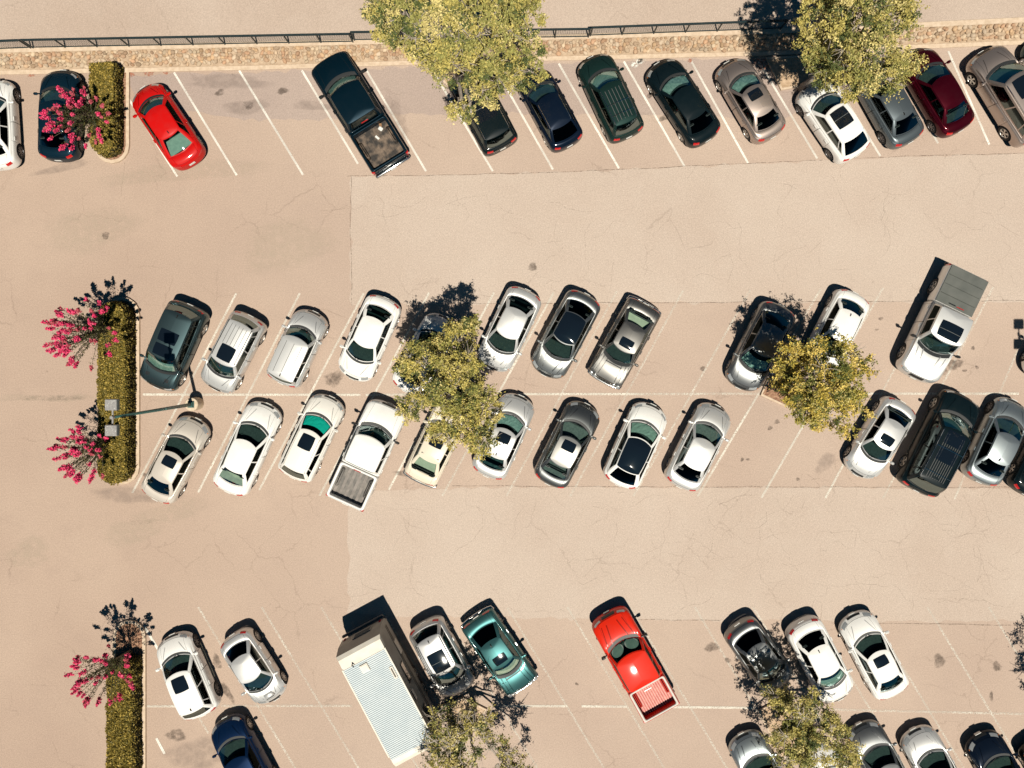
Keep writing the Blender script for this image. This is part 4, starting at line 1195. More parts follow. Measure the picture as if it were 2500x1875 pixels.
# ------------------------------------------------------------------ clipped hedges
def hedge(pts, h, label, n=9000, core=M['leaf']):
    """pts: outline on the ground (world, ccw or cw)"""
    pts = wavy([(p[0], p[1]) for p in pts], .022, .22); P = [Vector((p[0], p[1], 0)) for p in pts]; c = sum(P, Vector()) / len(P)
    root = empty('clipped_hedge', (c.x, c.y, 0)); tag(root, label, 'hedge', 'clipped golden green hedges')
    Q = [p - c for p in P]; k = len(Q)
    V = []
    for (z, s) in ((0, .97), (.3, .99), (h - .12, .98), (h - .03, .93)):
        V += [(q.x * s, q.y * (1 - (1 - s) * .3), z) for q in Q]
    F = [(a * k + i, a * k + (i + 1) % k, (a + 1) * k + (i + 1) % k, (a + 1) * k + i) for a in range(3) for i in range(k)] + [tuple(range(3 * k, 4 * k))]
    mk('hedge_core', V, F, simple('dark hedge inside', (.012, .016, .006), .9), root, False)  # solid dark core added to fill the hedge behind its leaves
    # leaves over top and sides
    xs = [q.x for q in Q]; ys_ = [q.y for q in Q]
    poly = np.array([(q.x, q.y) for q in Q])
    def inside(X, Y):
        r = np.zeros(len(X), bool); j = k - 1
        for i in range(k):
            xi, yi, xj, yj = *poly[i], *poly[j]
            m = ((yi > Y) != (yj > Y)) & (X < (xj - xi) * (Y - yi) / (yj - yi + 1e-12) + xi); r ^= m; j = i
        return r
    area = (max(xs) - min(xs)) * (max(ys_) - min(ys_))
    N = int(n); X = rng.uniform(min(xs), max(xs), N); Y = rng.uniform(min(ys_), max(ys_), N); m = inside(X, Y); X, Y = X[m], Y[m]
    lump = .05 * np.sin(X * 5 + Y * 3) + .04 * np.sin(Y * 7 - X * 4) + .03 * np.sin(Y * 2.1)
    C1 = np.c_[X, Y, h + .035 + lump * .35 + rng.normal(0, .028, len(X))]
    per = [(Q[i], Q[(i + 1) % k]) for i in range(k)]; ln = np.array([(b - a).length for a, b in per]); tot = ln.sum(); N2 = int(tot * h * 420)
    idx = rng.choice(k, N2, p=ln / tot); t = rng.random(N2); A = np.array([per[i][0][:] for i in idx]); B = np.array([per[i][1][:] for i in idx])
    C2 = A + (B - A) * t[:, None]; C2[:, 2] = rng.uniform(.05, h - .02, N2); C2[:, :2] *= (1 + rng.normal(0, .012, N2))[:, None]
    C2[:, 0] += rng.normal(0, .03, N2)
    C = np.r_[C1, C2]
    V, F = leaf_quads(C, .050, .3, .6)
    g1 = np.array((.32, .235, .045)); g2 = np.array((.13, .115, .028)); g3 = np.array((.58, .42, .10)); w = rng.random(len(C))[:, None]
    col = g2 * (1 - w) + g1 * w; mm = rng.random(len(C)) < .22; col[mm] = g3
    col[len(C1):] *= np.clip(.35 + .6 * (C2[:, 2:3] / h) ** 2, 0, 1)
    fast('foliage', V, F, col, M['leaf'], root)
hedge(stadium(246, 303, 172, 386, False, True), .98, 'square ended hedge on the kerbed strip by the navy sedan', 9000)
hedge(stadium(267, 333, 742, 1172, True, True), 1.05, 'long hedge under the lamp heads between two pink shrubs', 18000)
hedge(stadium(288, 349, 1600, 2060, False, False), 1.05, 'hedge running off the bottom edge beside the white crossover', 17000)

# ------------------------------------------------------------------ trees
def blob_centres(bl, n):
    w = np.array([b[2] ** 2 for b in bl], float); w /= w.sum()
    out = []
    for i in rng.choice(len(bl), n, p=w):
        px, py, r, h = bl[i]
        a = rng.uniform(0, 2 * math.pi); q = math.sqrt(rng.random())
        hh = h + (1 - q * q) * rng.uniform(-.6, 1.1) * r / 60 - rng.random() ** 2 * 1.2
        c = g(px + r * .9 * q * math.cos(a), py + r * .9 * q * math.sin(a), max(1.6, hh))
        out.append((i, np.array(c[:])))
    return out
def tree(label, base, bl, nclump, group, leaves=80, tr=.16, fork=1.8, dark=.0, leafsize=.075, bare=14, tint=(1, 1, 1)):
    b = g(*base); leaves = int(leaves * 1.9); leafsize *= .72; nclump = int(nclump * .70); root = empty('broadleaf_tree', b); tag(root, label, 'tree', group)
    bb = np.array(b[:])
    cen = blob_centres(bl, nclump)
    # trunk and limbs
    mb = MB()
    hubs = []
    fk = Vector((rng.normal(0, .08), rng.normal(0, .08), fork))
    mb.tube([(0, 0, -.1), (0, 0, .05), fk * .5 + Vector((.03, -.02, 0)), fk], [tr * 1.35, tr * 1.1, tr * .9, tr * .8], 10)
    for (px, py, r, h) in bl:
        e = Vector(g(px, py, h - .4)) - b
        m1 = fk.lerp(e, .35) + Vector((rng.normal(0, .12), rng.normal(0, .12), .35)); m2 = fk.lerp(e, .7) + Vector((rng.normal(0, .12), rng.normal(0, .12), .3))
        pts = [fk - Vector((0, 0, .15)), m1, m2, e]
        mb.tube(pts, [tr * .55, tr * .42, tr * .30, tr * .18], 7)
        hubs.append(pts)
    for (i, c) in cen:
        if rng.random() < .5:
            P = hubs[i]; s_ = P[2].lerp(P[3], rng.random()); c2 = Vector(c) - b
            mid_ = s_.lerp(c2, .5) + Vector((rng.normal(0, .1), rng.normal(0, .1), rng.uniform(-.05, .2)))
            mb.tube([s_, mid_, c2 + Vector((0, 0, .08))], [tr * .15, tr * .09, tr * .05], 5, cap=False)
    # pale bare twigs poking through the leaves
    for _ in range(bare):
        i, c = cen[rng.integers(len(cen))]; c2 = Vector(c) - b; out = Vector((c2.x, c2.y, 0)).normalized() if c2.length else Vector((1, 0, 0))
        for k in range(6):
            d_ = Vector((out.x + rng.normal(0, .7), out.y + rng.normal(0, .7), rng.uniform(.0, .5))).normalized()
            st = c2 * .93 + Vector((0, 0, .30)); l = rng.uniform(.2, .75); sd = Vector((-d_.y, d_.x, 0)) * rng.normal(0, .16)
            mb.tube([st - d_ * .15, st + d_ * l * .35 + sd * .5, st + d_ * l * .7 + sd * 1.2 + Vector((0, 0, .03)), st + d_ * l + sd * 2.2 - Vector((0, 0, .05))], [.020, .016, .011, .006], 4, cap=False)
    mb.build('trunk', M['bark'], root, True)
    # leaves
    Cs = []; cols = []
    pal = np.array([(.60, .51, .155), (.37, .355, .11), (.12, .15, .05), (.78, .66, .27)])
    for (i, c) in cen:
        n = int(leaves * rng.uniform(.5, 1.4)); r = rng.uniform(.24, .52)
        k = 7; ang = rng.uniform(0, 6.28, k); ln = r * rng.uniform(.5, 1.25, k)
        dirs = np.c_[np.cos(ang) * ln, np.sin(ang) * ln, rng.uniform(-.30, .22, k) * r]
        t_ = rng.random(n) ** .7; q_ = rng.integers(k, size=n)
        p = dirs[q_] * t_[:, None] + rng.normal(size=(n, 3)) * np.array([.052, .052, .045]) + c - bb
        Cs.append(p); base_c = pal[rng.choice(4, p=[.36, .28, .18, .18])] * (1 - dark) * np.array(tint)
        cc = base_c * rng.uniform(.65, 1.3, (n, 1)); mm = rng.random(n) < .25; cc[mm] = pal[rng.integers(4)] * rng.uniform(.7, 1.1); cols.append(cc)
    C = np.vstack(Cs); V, F = leaf_quads(C, leafsize, .35, .48)
    fast('crown', V, F, np.vstack(cols), M['leaf'], root)
    return root
G1 = 'trees standing in the kerbed islands'
tree('huge spreading tree above the railing over two black cars', (1132, 225),
     [(985, 40, 85, 7.2), (1075, 75, 95, 8.0), (1180, 60, 95, 8.2), (1270, 25, 75, 7.6), (1110, 150, 75, 7.2), (1200, 150, 80, 7.0), (1180, 235, 48, 6.0), (1150, 275, 32, 5.4), (1290, 150, 55, 6.2), (1250, 200, 40, 5.4), (925, 15, 40, 6.8), (1100, -60, 120, 8.0), (1240, -70, 110, 8.0), (1035, 130, 40, 6.0), (1308, 178, 28, 5.0), (1118, 262, 30, 5)],
     620, G1, 85, .24, 2.4, bare=44)
tree('large yellow green tree over the railing beside the maroon sedan', (1958, 215),
     [(2010, 45, 70, 6.6), (2090, 60, 85, 7.2), (2170, 30, 70, 6.6), (2060, 140, 80, 6.2), (2140, 140, 75, 6.0), (2020, 170, 50, 5.4), (2200, 150, 45, 5.0), (2235, 160, 26, 4.6), (2160, 205, 40, 4.8), (2085, 205, 40, 4.8), (2100, -50, 110, 7), (2210, 5, 40, 6), (1990, 120, 40, 5.6), (2240, 55, 22, 5)],
     480, G1, 85, .2, 2.0, bare=40)
tree('yellow green tree over the white cars in the centre row', (1140, 950),
     [(1120, 825, 42, 4.6), (1040, 880, 58, 5.0), (1120, 890, 62, 5.4), (1070, 960, 62, 5.2), (1150, 960, 60, 5.2), (1180, 1000, 48, 4.6), (1120, 1040, 58, 4.8), (1180, 1080, 36, 4.2), (1000, 890, 34, 4.4), (1010, 985, 34, 4.2), (1145, 790, 24, 4.4), (1075, 850, 30, 4.6), (1065, 1060, 26, 4.2)],
     330, G1, 80, .15, 1.7, bare=26, tint=(1.02, 1, .9))
tree('golden leaved tree between the silver sedan and the white coupe', (1925, 945),
     [(1930, 885, 46, 4.6), (1985, 865, 36, 4.8), (2060, 880, 52, 5.0), (2000, 940, 62, 5.4), (2060, 960, 46, 5.0), (1950, 960, 48, 4.8), (2100, 985, 36, 4.5), (2010, 1015, 44, 4.6), (2055, 1045, 24, 4.2), (1900, 920, 26, 4.2), (2100, 890, 24, 4.4), (1965, 1010, 36, 4.4)],
     290, G1, 85, .14, 1.7, bare=6, tint=(1.10, .98, .66))
tree('sparse dark green tree beside the corrugated camper roof', (1158, 1722),
     [(1085, 1765, 46, 3.7), (1140, 1800, 52, 3.9), (1085, 1840, 52, 3.7), (1185, 1770, 40, 3.5), (1215, 1820, 34, 3.3), (1240, 1860, 40, 3.3), (1150, 1880, 60, 3.9), (1040, 1790, 24, 3.3), (1060, 1900, 50, 3.5), (1270, 1895, 34, 3.3), (1160, 1745, 30, 3.5)],
     165, G1, 62, .13, 1.8, dark=.10, bare=44)
tree('dark tree in the lower right island over silver hoods', (1918, 1722),
     [(1900, 1710, 34, 3.5), (1945, 1745, 44, 3.9), (1935, 1800, 50, 3.9), (1990, 1720, 36, 3.7), (2010, 1770, 44, 3.7), (1985, 1840, 52, 3.9), (2060, 1830, 36, 3.5), (1900, 1790, 30, 3.3), (2080, 1870, 34, 3.3), (1930, 1870, 46, 3.7), (2045, 1780, 30, 3.5)],
     215, G1, 80, .14, 1.7, dark=.08, bare=20)
tree('tree just outside the right edge, seen by its shadow', (2560, 1690),
     [(2760, 1790, 60, 4.6), (2700, 1760, 50, 4.4), (2730, 1850, 60, 4.4)], 90, G1, 70, .13, 1.7)
# long bare twigs hanging over the dark grey car
# ------------------------------------------------------------------ pink flowering shrubs
def crape(label, base, cen, nst, hmax, spread, seed):
    """base px; cen: px centre of the flower head at height hmax"""
    r_ = np.random.default_rng(seed)
    b = g(*base); root = empty('flowering_shrub', b); tag(root, label, 'shrub', 'pink flowering shrubs by the hedges')
    top = np.array(g(*cen, hmax * .8)[:]) - np.array(b[:])
    mb = MB(); LC = []; LCc = []; FC = []; FCc = []
    for k in range(5):
        a = 6.28 * k / 5; mb.tube([(.06 * math.cos(a), .06 * math.sin(a), 0), (.12 * math.cos(a) + top[0] * .2, .12 * math.sin(a) + top[1] * .2, hmax * .25), (.2 * math.cos(a) + top[0] * .45, .2 * math.sin(a) + top[1] * .45, hmax * .5)], [.04, .03, .02], 6)
    for k in range(nst):
        a = r_.uniform(0, 6.28); q = r_.random() ** .6
        end = Vector((top[0] + spread * q * math.cos(a), top[1] + spread * q * math.sin(a), hmax * (1.02 - .34 * q ** 2) + r_.normal(0, .12)))
        st = Vector((top[0] * .35 + .12 * math.cos(a), top[1] * .35 + .12 * math.sin(a), hmax * .42))
        md = st.lerp(end, .55) + Vector((0, 0, .22 * (1 - q))) + Vector(r_.normal(0, .05, 3))
        mb.tube([st, md, end], [.014, .010, .006], 4, cap=False)
        for j in range(46):
            t = r_.uniform(.12, .95)
            p = (st.lerp(md, t / .55) if t < .55 else md.lerp(end, (t - .55) / .45))
            LC.append(np.array(p) + r_.normal(0, .055, 3)); c = np.array((.050, .062, .020)) if r_.random() < .7 else np.array((.12, .11, .035)); LCc.append(c * r_.uniform(.6, 1.4))
        d_ = (end - md).normalized(); kind = r_.random(); fs = r_.uniform(.7, 1.25) * (.75 if kind < .35 else 1)
        for j in range(int(85 * fs)):
            t = r_.random(); w = .085 * fs * math.sin(math.pi * min(1, .25 + t * .75)) ** .5
            FC.append(np.array(end + d_ * (t * .30 * fs - .10)) + r_.normal(0, w * .52, 3))
            c = np.array((.88, .050, .17)) if r_.random() < .55 else np.array((.80, .12, .22)) if r_.random() < .7 else np.array((.34, .012, .07))
            if kind < .3: c = np.array((.55, .10, .13))
            FCc.append(c * r_.uniform(.75, 1.2))
    mb.build('stems', M['barkd'], root)
    V, F = leaf_quads(np.array(LC), .040, .2, .5); fast('foliage', V, F, np.array(LCc), M['leaf'], root)
    V, F = leaf_quads(np.array(FC), .040, .5, .9); fast('blossoms', V, F, np.array(FCc), M['flower'], root)
crape('pink flowering shrub leaning over the navy sedan', (262, 292), (175, 285), 62, 3.0, 1.55, 3)
crape('largest pink flowering shrub at the upper end of the long hedge', (292, 800), (190, 812), 78, 3.9, 1.65, 4)
crape('pink flowering shrub beside the lamp pole heads', (288, 1078), (196, 1108), 56, 3.3, 1.35, 5)
crape('pink flowering shrub at the end of the bottom hedge', (322, 1588), (238, 1648), 46, 3.6, 1.5, 6)

# ------------------------------------------------------------------ parking lot lights
M['polegreen'] = noisy('green painted pole', (.035, .10, .09), (.05, .135, .12), 6, .4)
M['lamphead'] = noisy('weathered grey lamp housing', (.26, .25, .25), (.34, .33, .32), 14, .5)
M['lampside'] = simple('lamp side teal grey', (.05, .075, .08), .4)
M['concrete'] = noisy('concrete pedestal', (.58, .46, .32), (.70, .58, .44), 8, .9, bump=.2)
def lamp(base, label):
    b = g(*base); root = empty('parking_lot_lamp', b); tag(root, label, 'lamp post', 'lamp posts of the parking lot')
    H = 8.2
    mb = MB(); mb.tube([(0, 0, -.05), (0, 0, .72), (0, 0, .75)], [.32, .32, .30], 28); mb.build('pedestal', M['concrete'], root)
    mb = MB(); mb.box((0, 0, .78), (.30, .30, .05)); mb.box((0, 0, .86), (.22, .22, .14), bev=.03); 
    for sx in (-1, 1):
        for sy in (-1, 1): mb.tube([(sx * .11, sy * .11, .78), (sx * .11, sy * .11, .86)], .018, 6)
    mb.build('base_plate', M['polegreen'], root)
    mb = MB(); mb.tube([(0, 0, .8), (0, 0, 3), (0, 0, H)], [.085, .075, .05], 14); mb.build('pole', M['polegreen'], root, True)
    mb = MB(); mb.box((.09, 0, 3.6), (.06, .07, .2)); mb.build('junction_box', M['polegreen'], root)
    mb = MB(); mb.tube([(0, -.28, H - .05), (0, .28, H - .05)], .035, 10); mb.tube([(0, 0, H - .12), (0, 0, H + .06)], .065, 10); mb.build('arm', M['lamphead'], root)
    for sg in (-1, 1):
        mb = MB(); mb.box((0, sg * .49, H + .00), (.46, .43, .22), bev=.02, m=0, top=(.45, .42)); mb.box((.236, sg * .49, H - .02), (.012, .40, .17), m=1); mb.box((-.236, sg * .49, H - .02), (.012, .40, .17), m=1)
        hd = mb.build('lamp_head', [M['lamphead'], M['lampside']], root)
        mb = MB(); mb.box((0, sg * .49, H - .125), (.38, .36, .02)); mb.build('lens', M['headlight'], hd)
        mb = MB()
        for q in range(16): mb.tube([(rng.uniform(-.2, .2), sg * .49 + rng.uniform(-.18, .18), H + .11), (rng.uniform(-.2, .2) * 0 + .0, 0, 0)] if False else [(x_ := rng.uniform(-.2, .2), y_ := sg * .49 + rng.uniform(-.18, .18), H + .105), (x_, y_, H + .117)], .011, 6)
        mb.build('bird_droppings', M['plate'], hd)['kind'] = 'stuff'
lamp((482, 985), 'tall green lamp post leaning over the hedge with two grey heads')
lamp((2526, 985), 'lamp post just past the right edge casting a two headed shadow')

# ------------------------------------------------------------------ camper trailer
M['roofcorr'] = noisy('pale corrugated roof sheet', (.60, .675, .71), (.74, .785, .80), 1.4, .5, lo=.3, hi=.7)
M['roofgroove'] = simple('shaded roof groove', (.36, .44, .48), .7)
M['campercream'] = noisy('cream fibreglass', (.74, .68, .58), (.80, .76, .68), 2.2, .5)
M['camperwall'] = noisy('grey beige camper wall', (.27, .26, .23), (.33, .32, .285), 2, .55)
M['camperdark'] = simple('brown wall band', (.10, .085, .07), .6)
def camper():
    hR = 2.65
    A, B = g(872, 1580, hR), g(1017, 1850, hR)
    mid = (A + B) / 2; d = B - A; L = d.length + .1; W = 2.26; rz = math.atan2(d.y, d.x)
    root = empty('camper_trailer', (mid.x, mid.y, 0), rz); tag(root, 'large camper trailer with pale corrugated roof in the bottom row', 'camper')
    # local: +x toward the bottom of the photo (front), -x rear wall, +y left? decided by rz
    h = hR; z0 = .5
    prof = [(-L / 2 + .02, z0), (-L / 2 - .12, .8), (-L / 2 - .10, 1.7), (-L / 2 + .05, h - .16), (-L / 2 + .22, h - .03), (-L / 2 + .7, h), (L / 2 - .7, h), (L / 2 - .25, h - .04), (L / 2 - .02, h - .30), (L / 2 + .05, 1.6), (L / 2 - .05, .8), (L / 2 - .2, z0)]
    n = len(prof); V = []
    wz = lambda z: W / 2 - (.05 if z > h - .1 else 0)
    for (x, z) in prof: V += [(x, -wz(z), z), (x, wz(z), z)]
    F = [(2 * i, 2 * i + 1, 2 * ((i + 1) % n) + 1, 2 * ((i + 1) % n)) for i in range(n)]
    mats = []
    F2 = [tuple(2 * i for i in range(n - 1, -1, -1)), tuple(2 * i + 1 for i in range(n))]
    mi = [1 if i in (0, 1, 2) else 0 for i in range(n)]
    mk('body', V, F + F2, [M['campercream'], M['camperwall']], root, False, mi + [1, 1])
    # corrugated middle of the roof: ridges across
    mb = MB(); nr = 54; xa, xb = -L / 2 + .68, L / 2 - .50
    for k in range(nr):
        x = xa + (xb - xa) * (k + .5) / nr; p = (xb - xa) / nr
        mb.box((x, 0, h + .016), (p * .66, W - .14, .028), m=0, top=(p * .42, W - .14)); mb.box((x + p / 2, 0, h + .005), (p * .33, W - .14, .008), m=1)
    mb.build('roof', [M['roofcorr'], M['roofgroove']], root)
    for sg in (-1, 1):
        mb = MB(); mb.box((0, sg * (W / 2 - .045), h + .012), (L - 1.3, .07, .05), bev=.01); mb.build('roof_edge', M['campercream'], root)
    mb = MB(); mb.box((xa + .35, -.12, h + .06), (.42, .42, .10), top=(.36, .36), m=0); mb.box((xa + .35, -.12, h + .115), (.28, .28, .02), m=0); mb.build('roof_vent', M['campercream'], root, )
    mb = MB(); mb.box((xa + 1.15, .93, h + .05), (.60, .17, .07), bev=.02); mb.box((xa + 1.15, .93, h + .088), (.46, .07, .012), m=1); mb.build('refrigerator_vent', [M['campercream'], M['camperdark']], root)
    mb = MB(); mb.tube([(-L / 2 + .62, -.55, h - .02), (-L / 2 + .62, -.55, h + .14), (-L / 2 + .74, -.50, h + .16)], .025, 8); mb.build('antenna', M['blackplastic'], root)
    # rear wall window with louvres
    def quad_on(x, y, z, wx, wy, wz_, nm, mat, bev=.0): 
        m_ = MB(); m_.box((x, y, z), (wx, wy, wz_), bev=bev); return m_.build(nm, mat, root)
    w = quad_on(-L / 2 - .13, .1, 1.40, .04, .95, .55, 'window', M['camperwall'], .01)
    mb = MB()
    for k in range(6): mb.box((-L / 2 - .155, .1, 1.19 + k * .085), (.02, .82, .05))
    mb.build('louvre', M['int_grey'], w)
    quad_on(-L / 2 - .22, 0, .62, .12, W * .98, .16, 'rear_bumper', M['int_grey'], .03)
    for sg in (-1, 1): quad_on(-L / 2 - .13, sg * .95, .95, .04, .12, .25, 'taillight', M['taillight'], .01)
    for sg in (-1, 1):
        for (x, z, wx, wz_) in ((-.55, 1.75, 1.0, .5), (1.6, 1.75, .8, .5)):
            m_ = MB(); m_.box((x, sg * (W / 2 + .008), z), (wx, .03, wz_), bev=.01); wn = m_.build('window', M['blackplastic'], root)
            m_ = MB(); m_.box((x, sg * (W / 2 + .022), z), (wx - .1, .01, wz_ - .1)); m_.build('pane', M['roofglass'], wn)
        m_ = MB(); m_.box((0, sg * (W / 2 + .006), 1.22), (L - .3, .012, .05)); m_.box((0, sg * (W / 2 + .006), 1.02), (L - .3, .012, .12)); m_.build('stripe', M['camperdark'], root)
        m_ = MB(); m_.box((-1.55, sg * (W / 2 + .008), .9), (.7, .02, .5), bev=.008); m_.box((.4, sg * (W / 2 + .008), 2.2), (.5, .02, .3), bev=.008); m_.build('hatch', M['campercream'], root)
        for x in (.1, .95):
            w_ = inst('wheel', WH[0][0], root, (x, sg * (W / 2 - .12), .33)); w_.scale = (1, sg, 1); inst('rim', WH[0][1], w_)
    m_ = MB(); m_.box((.0, -(W / 2 + .012), 1.35), (.66, .024, 1.6), bev=.01) if False else None
    m_ = MB(); m_.box((2.3, (W / 2 + .012), 1.35), (.66, .02, 1.7), bev=.01); dr = m_.build('door', M['camperwall'], root)
    m_ = MB(); m_.box((2.03, (W / 2 + .04), 1.35), (.12, .03, .04)); m_.build('handle', M['chrome'], dr)
    m_ = MB(); m_.tube([(L / 2 - .1, -.6, .5), (L / 2 + 1.0, 0, .5)], .05, 8); m_.tube([(L / 2 - .1, .6, .5), (L / 2 + 1.0, 0, .5)], .05, 8); m_.tube([(L / 2 + .85, 0, 0), (L / 2 + .85, 0, .8)], .04, 8); m_.build('hitch', M['blackplastic'], root)
camper()
# ------------------------------------------------------------------ the cars
WHITE = paint('white', (.88, .87, .84)); WHITE2 = paint('warm white', (.86, .83, .77)); CREAM = paint('cream', (.76, .68, .55))
SILVER = paint('silver', (.325, .34, .34), .95, .42); SILVERW = paint('bright silver', (.72, .72, .71), .55, .44); BEIGE = paint('beige silver', (.42, .35, .315), .8, .44)
GREY = paint('mid grey', (.16, .17, .172), .9, .42); DGREY = paint('dark grey', (.075, .085, .09), .6, .38); BLACK = paint('black', (.004, .010, .013), 0, .35)
NAVY = paint('navy', (.004, .020, .036), .3, .38); BLUE = paint('deep blue', (.003, .016, .055), .35, .38); DGREEN = paint('dark green', (.010, .030, .027), .3, .42)
RED = paint('bright red', (.56, .006, .005), .0, .45); REDT = paint('orange red', (.70, .022, .006), .0, .45); MAROON = paint('maroon', (.055, .0015, .007), .5, .35)
TURQ = paint('turquoise', (.045, .130, .135), .65, .42); TEALG = paint('teal grey', (.065, .105, .115), .85, .42); BLUESIL = paint('blue silver', (.36, .41, .43), .85, .42)
WARMGREY = paint('warm grey', (.215, .21, .20), .9, .42)

def cA(x, y): return (x * .2827, y * .2827)
def mkc(ox, oy, s=.2827): return lambda x, y: (ox + x * s, oy + y * s)
cB, cC, cD = mkc(625, 0), mkc(1250, 0), mkc(1875, 0)
cE, cF, cG, cH = mkc(80, 640), mkc(625, 660), mkc(1100, 660), mkc(1700, 600, .3617)
cI, cJ, cK, cL = mkc(80, 900), mkc(625, 860), mkc(1200, 860), mkc(150, 1406)
cM, cN, cO, cQ = mkc(775, 1406), mkc(1350, 1406), mkc(1875, 1406), mkc(2100, 700, .3617)
GT, GM, GB, GC, GD = 'cars in the top row', 'cars in the upper middle row', 'cars in the lower middle row', 'cars in the bottom row', 'cars cut by the bottom edge'
C = build_car
# top row
C('parked_car', 'white sedan cut by the left edge beside the navy sedan', 'car', (-14, 192), (0, 414), 1.82, 1.45, 'sedan', WHITE, GT, rimstyle=1)
C('parked_car', 'navy sedan under the pink shrub left of the hedge', 'car', cA(530, 598), cA(512, 1393), 1.84, 1.46, 'sedan', NAVY, GT, rimstyle=1, headl='slim')
C('parked_car', 'bright red coupe right of the top hedge', 'car', cA(1222, 748), cA(1668, 1418), 1.80, 1.40, 'coupe', RED, GT, rear='glass', rearshade='shade_green', antenna=True, opt=dict(cowl=.20, wtop=.34, rtop=.68, rbase=.87, rw=.58))
C('pickup_truck', 'black crew cab pickup with empty worn bed in the top row', 'pickup', cB(610, 515), cB(1182, 1440), 2.03, 1.88, 'truck', paint('blue black', (.002, .013, .023), .3, .38), GT,
  shade='shade_green', bed=dict(floor='bedblack', rib='bedblack', bumper='chrome', debris=True), headl='headlight', rear='dark', hood='none')
_rr = C('parked_suv', 'black wagon half hidden by the huge tree', 'car', (1127, 176), (1228, 366), 1.88, 1.68, 'suv', BLACK, GT, sunroof='pano', rails=M['chrome'])
fc = D.curves.new('lettering', 'FONT'); fc.body = 'RANGE ROVER'; fc.size = .11; fc.align_x = 'CENTER'; fc.space_character = 1.5; fc.extrude = .004
fc.materials.append(M['chrome']); ft_ = D.objects.new('tmp', fc); COL.objects.link(ft_); bpy.context.view_layer.update()
lm_ = D.meshes.new_from_object(ft_.evaluated_get(bpy.context.evaluated_depsgraph_get())); D.objects.remove(ft_); fo_ = D.objects.new('lettering', lm_); COL.objects.link(fo_); fo_.parent = _rr
_L = (g(1127, 176, .6) - g(1228, 366, .6)).length
fo_.location = (-_L / 2 - .015, 0, .90); fo_.rotation_euler = (math.radians(62), 0, math.radians(-90))
C('parked_car', 'black blue hatchback just right of the huge tree', 'car', cC(150, 625), cC(497, 1268), 1.76, 1.50, 'hatch', paint('ink blue', (.004, .010, .024), .2, .3), GT, rails=True, opt=dict(rtop=.78, rbase=.93))
C('parked_suv', 'dark green wagon with two roof bars', 'car', cC(680, 487), cC(1008, 1190), 1.84, 1.60, 'wagon', DGREEN, GT, shade='shade_green', bars=2, ribs=5, rails=True)
C('parked_car', 'black sedan with closed sunroof and silver sunshade', 'car', cC(1255, 540), cC(1692, 1222), 1.84, 1.44, 'sedan', BLACK, GT, shade='shade_silver', rear='dark', sunroof=None)
C('parked_car', 'beige silver sedan with open dark sunroof in the top row', 'car', (1776, 150), (1886, 338), 1.80, 1.44, 'sedan', BEIGE, GT, sunroof='small', shade='shade_silver', rearshade=None)
C('parked_car', 'white crossover with panoramic roof under the right tree', 'car', cD(345, 735), cD(758, 1352), 1.84, 1.56, 'hatch', WHITE, GT, sunroof='pano', rimstyle=1, opt=dict(rtop=.80, rbase=.955))
C('parked_car', 'blue grey sedan between the white crossover and maroon sedan', 'car', cD(826, 535), cD(1220, 1240), 1.84, 1.45, 'sedan', paint('steel grey', (.13, .155, .17), .65, .38), GT, rimstyle=1, antenna=True, headl='slim')
C('parked_car', 'maroon sedan with glinting red roof', 'car', cD(1250, 440), cD(1655, 1140), 1.84, 1.46, 'sedan', MAROON, GT, rear='glass', rimstyle=1, headl='slim', roofmat=None)
C('parked_suv', 'large beige off-road vehicle with sunroof at the top right', 'car', cD(1840, 450), cD(2300, 1205), 1.98, 1.85, 'suv', BEIGE, GT, sunroof='small', rimstyle=0, opt=dict(wr=.39), rails=M['chrome'])
C('parked_car', 'dark teal car mostly outside the top right corner', 'car', (2528, 92), (2640, 300), 1.84, 1.5, 'sedan', TEALG, GT)
# upper middle row
C('parked_suv', 'dark teal luxury vehicle with vented hood beside the long hedge', 'car', cE(1068, 1082), cE(1378, 372), 1.94, 1.74, 'suv', TEALG, GM, sunroof='two', vents=True, shade='shade_silver', hood='crease', spoiler=True, rimstyle=0, antenna=True, opt=dict(wr=.385))
C('parked_suv', 'silver compact vehicle with ribbed roof and open sunroof', 'car', cE(1572, 1100), cE(1898, 468), 1.78, 1.64, 'suv', SILVERW, GM, sunroof='small', ribs=5, rails=M['black_shell'], rear='tint')
C('parked_suv', 'silver retro wagon parked nose up', 'car', cF(508, 360), cF(222, 975), 1.76, 1.60, 'wagon', SILVERW, GM, ribs=3, antenna=True, opt=dict(cowl=.24, wtop=.37, rtop=.92, rbase=.975, rw=.72, zs=[(0, .70), (.1, .84), (.22, .94), (.5, .97), (1, .95)], belt=[(.24, 1.02), (1, 1.03)]))
C('parked_car', 'white sedan parked nose down left of the centre tree', 'car', cF(822, 938), cF(1132, 238), 1.82, 1.45, 'sedan', WHITE, GM, rear='tint', rearshade='shade_green')
C('parked_car', 'white car half buried under the centre tree', 'car', cF(1640, 398), cF(1290, 1050), 1.82, 1.45, 'sedan', WHITE, GM)
C('parked_car', 'white silver sedan right of the centre tree, nose down', 'car', cG(342, 852), cG(668, 168), 1.82, 1.45, 'sedan', SILVERW, GM, rear='tint', rearshade='int_grey')
C('parked_car', 'silver sedan with black glass roof', 'car', cG(805, 905), cG(1180, 205), 1.84, 1.44, 'sedan', SILVER, GM, roofmat=M['roofglass'], hood='power')
C('parked_car', 'old boxy silver grey sedan with chrome and ribbed hood', 'car', cG(1318, 960), cG(1690, 285), 1.80, 1.42, 'classic', WARMGREY, GM, sunroof='small', headl='round', hood='wide', rear='glass', rearshade='shade_beige', bumper=True)
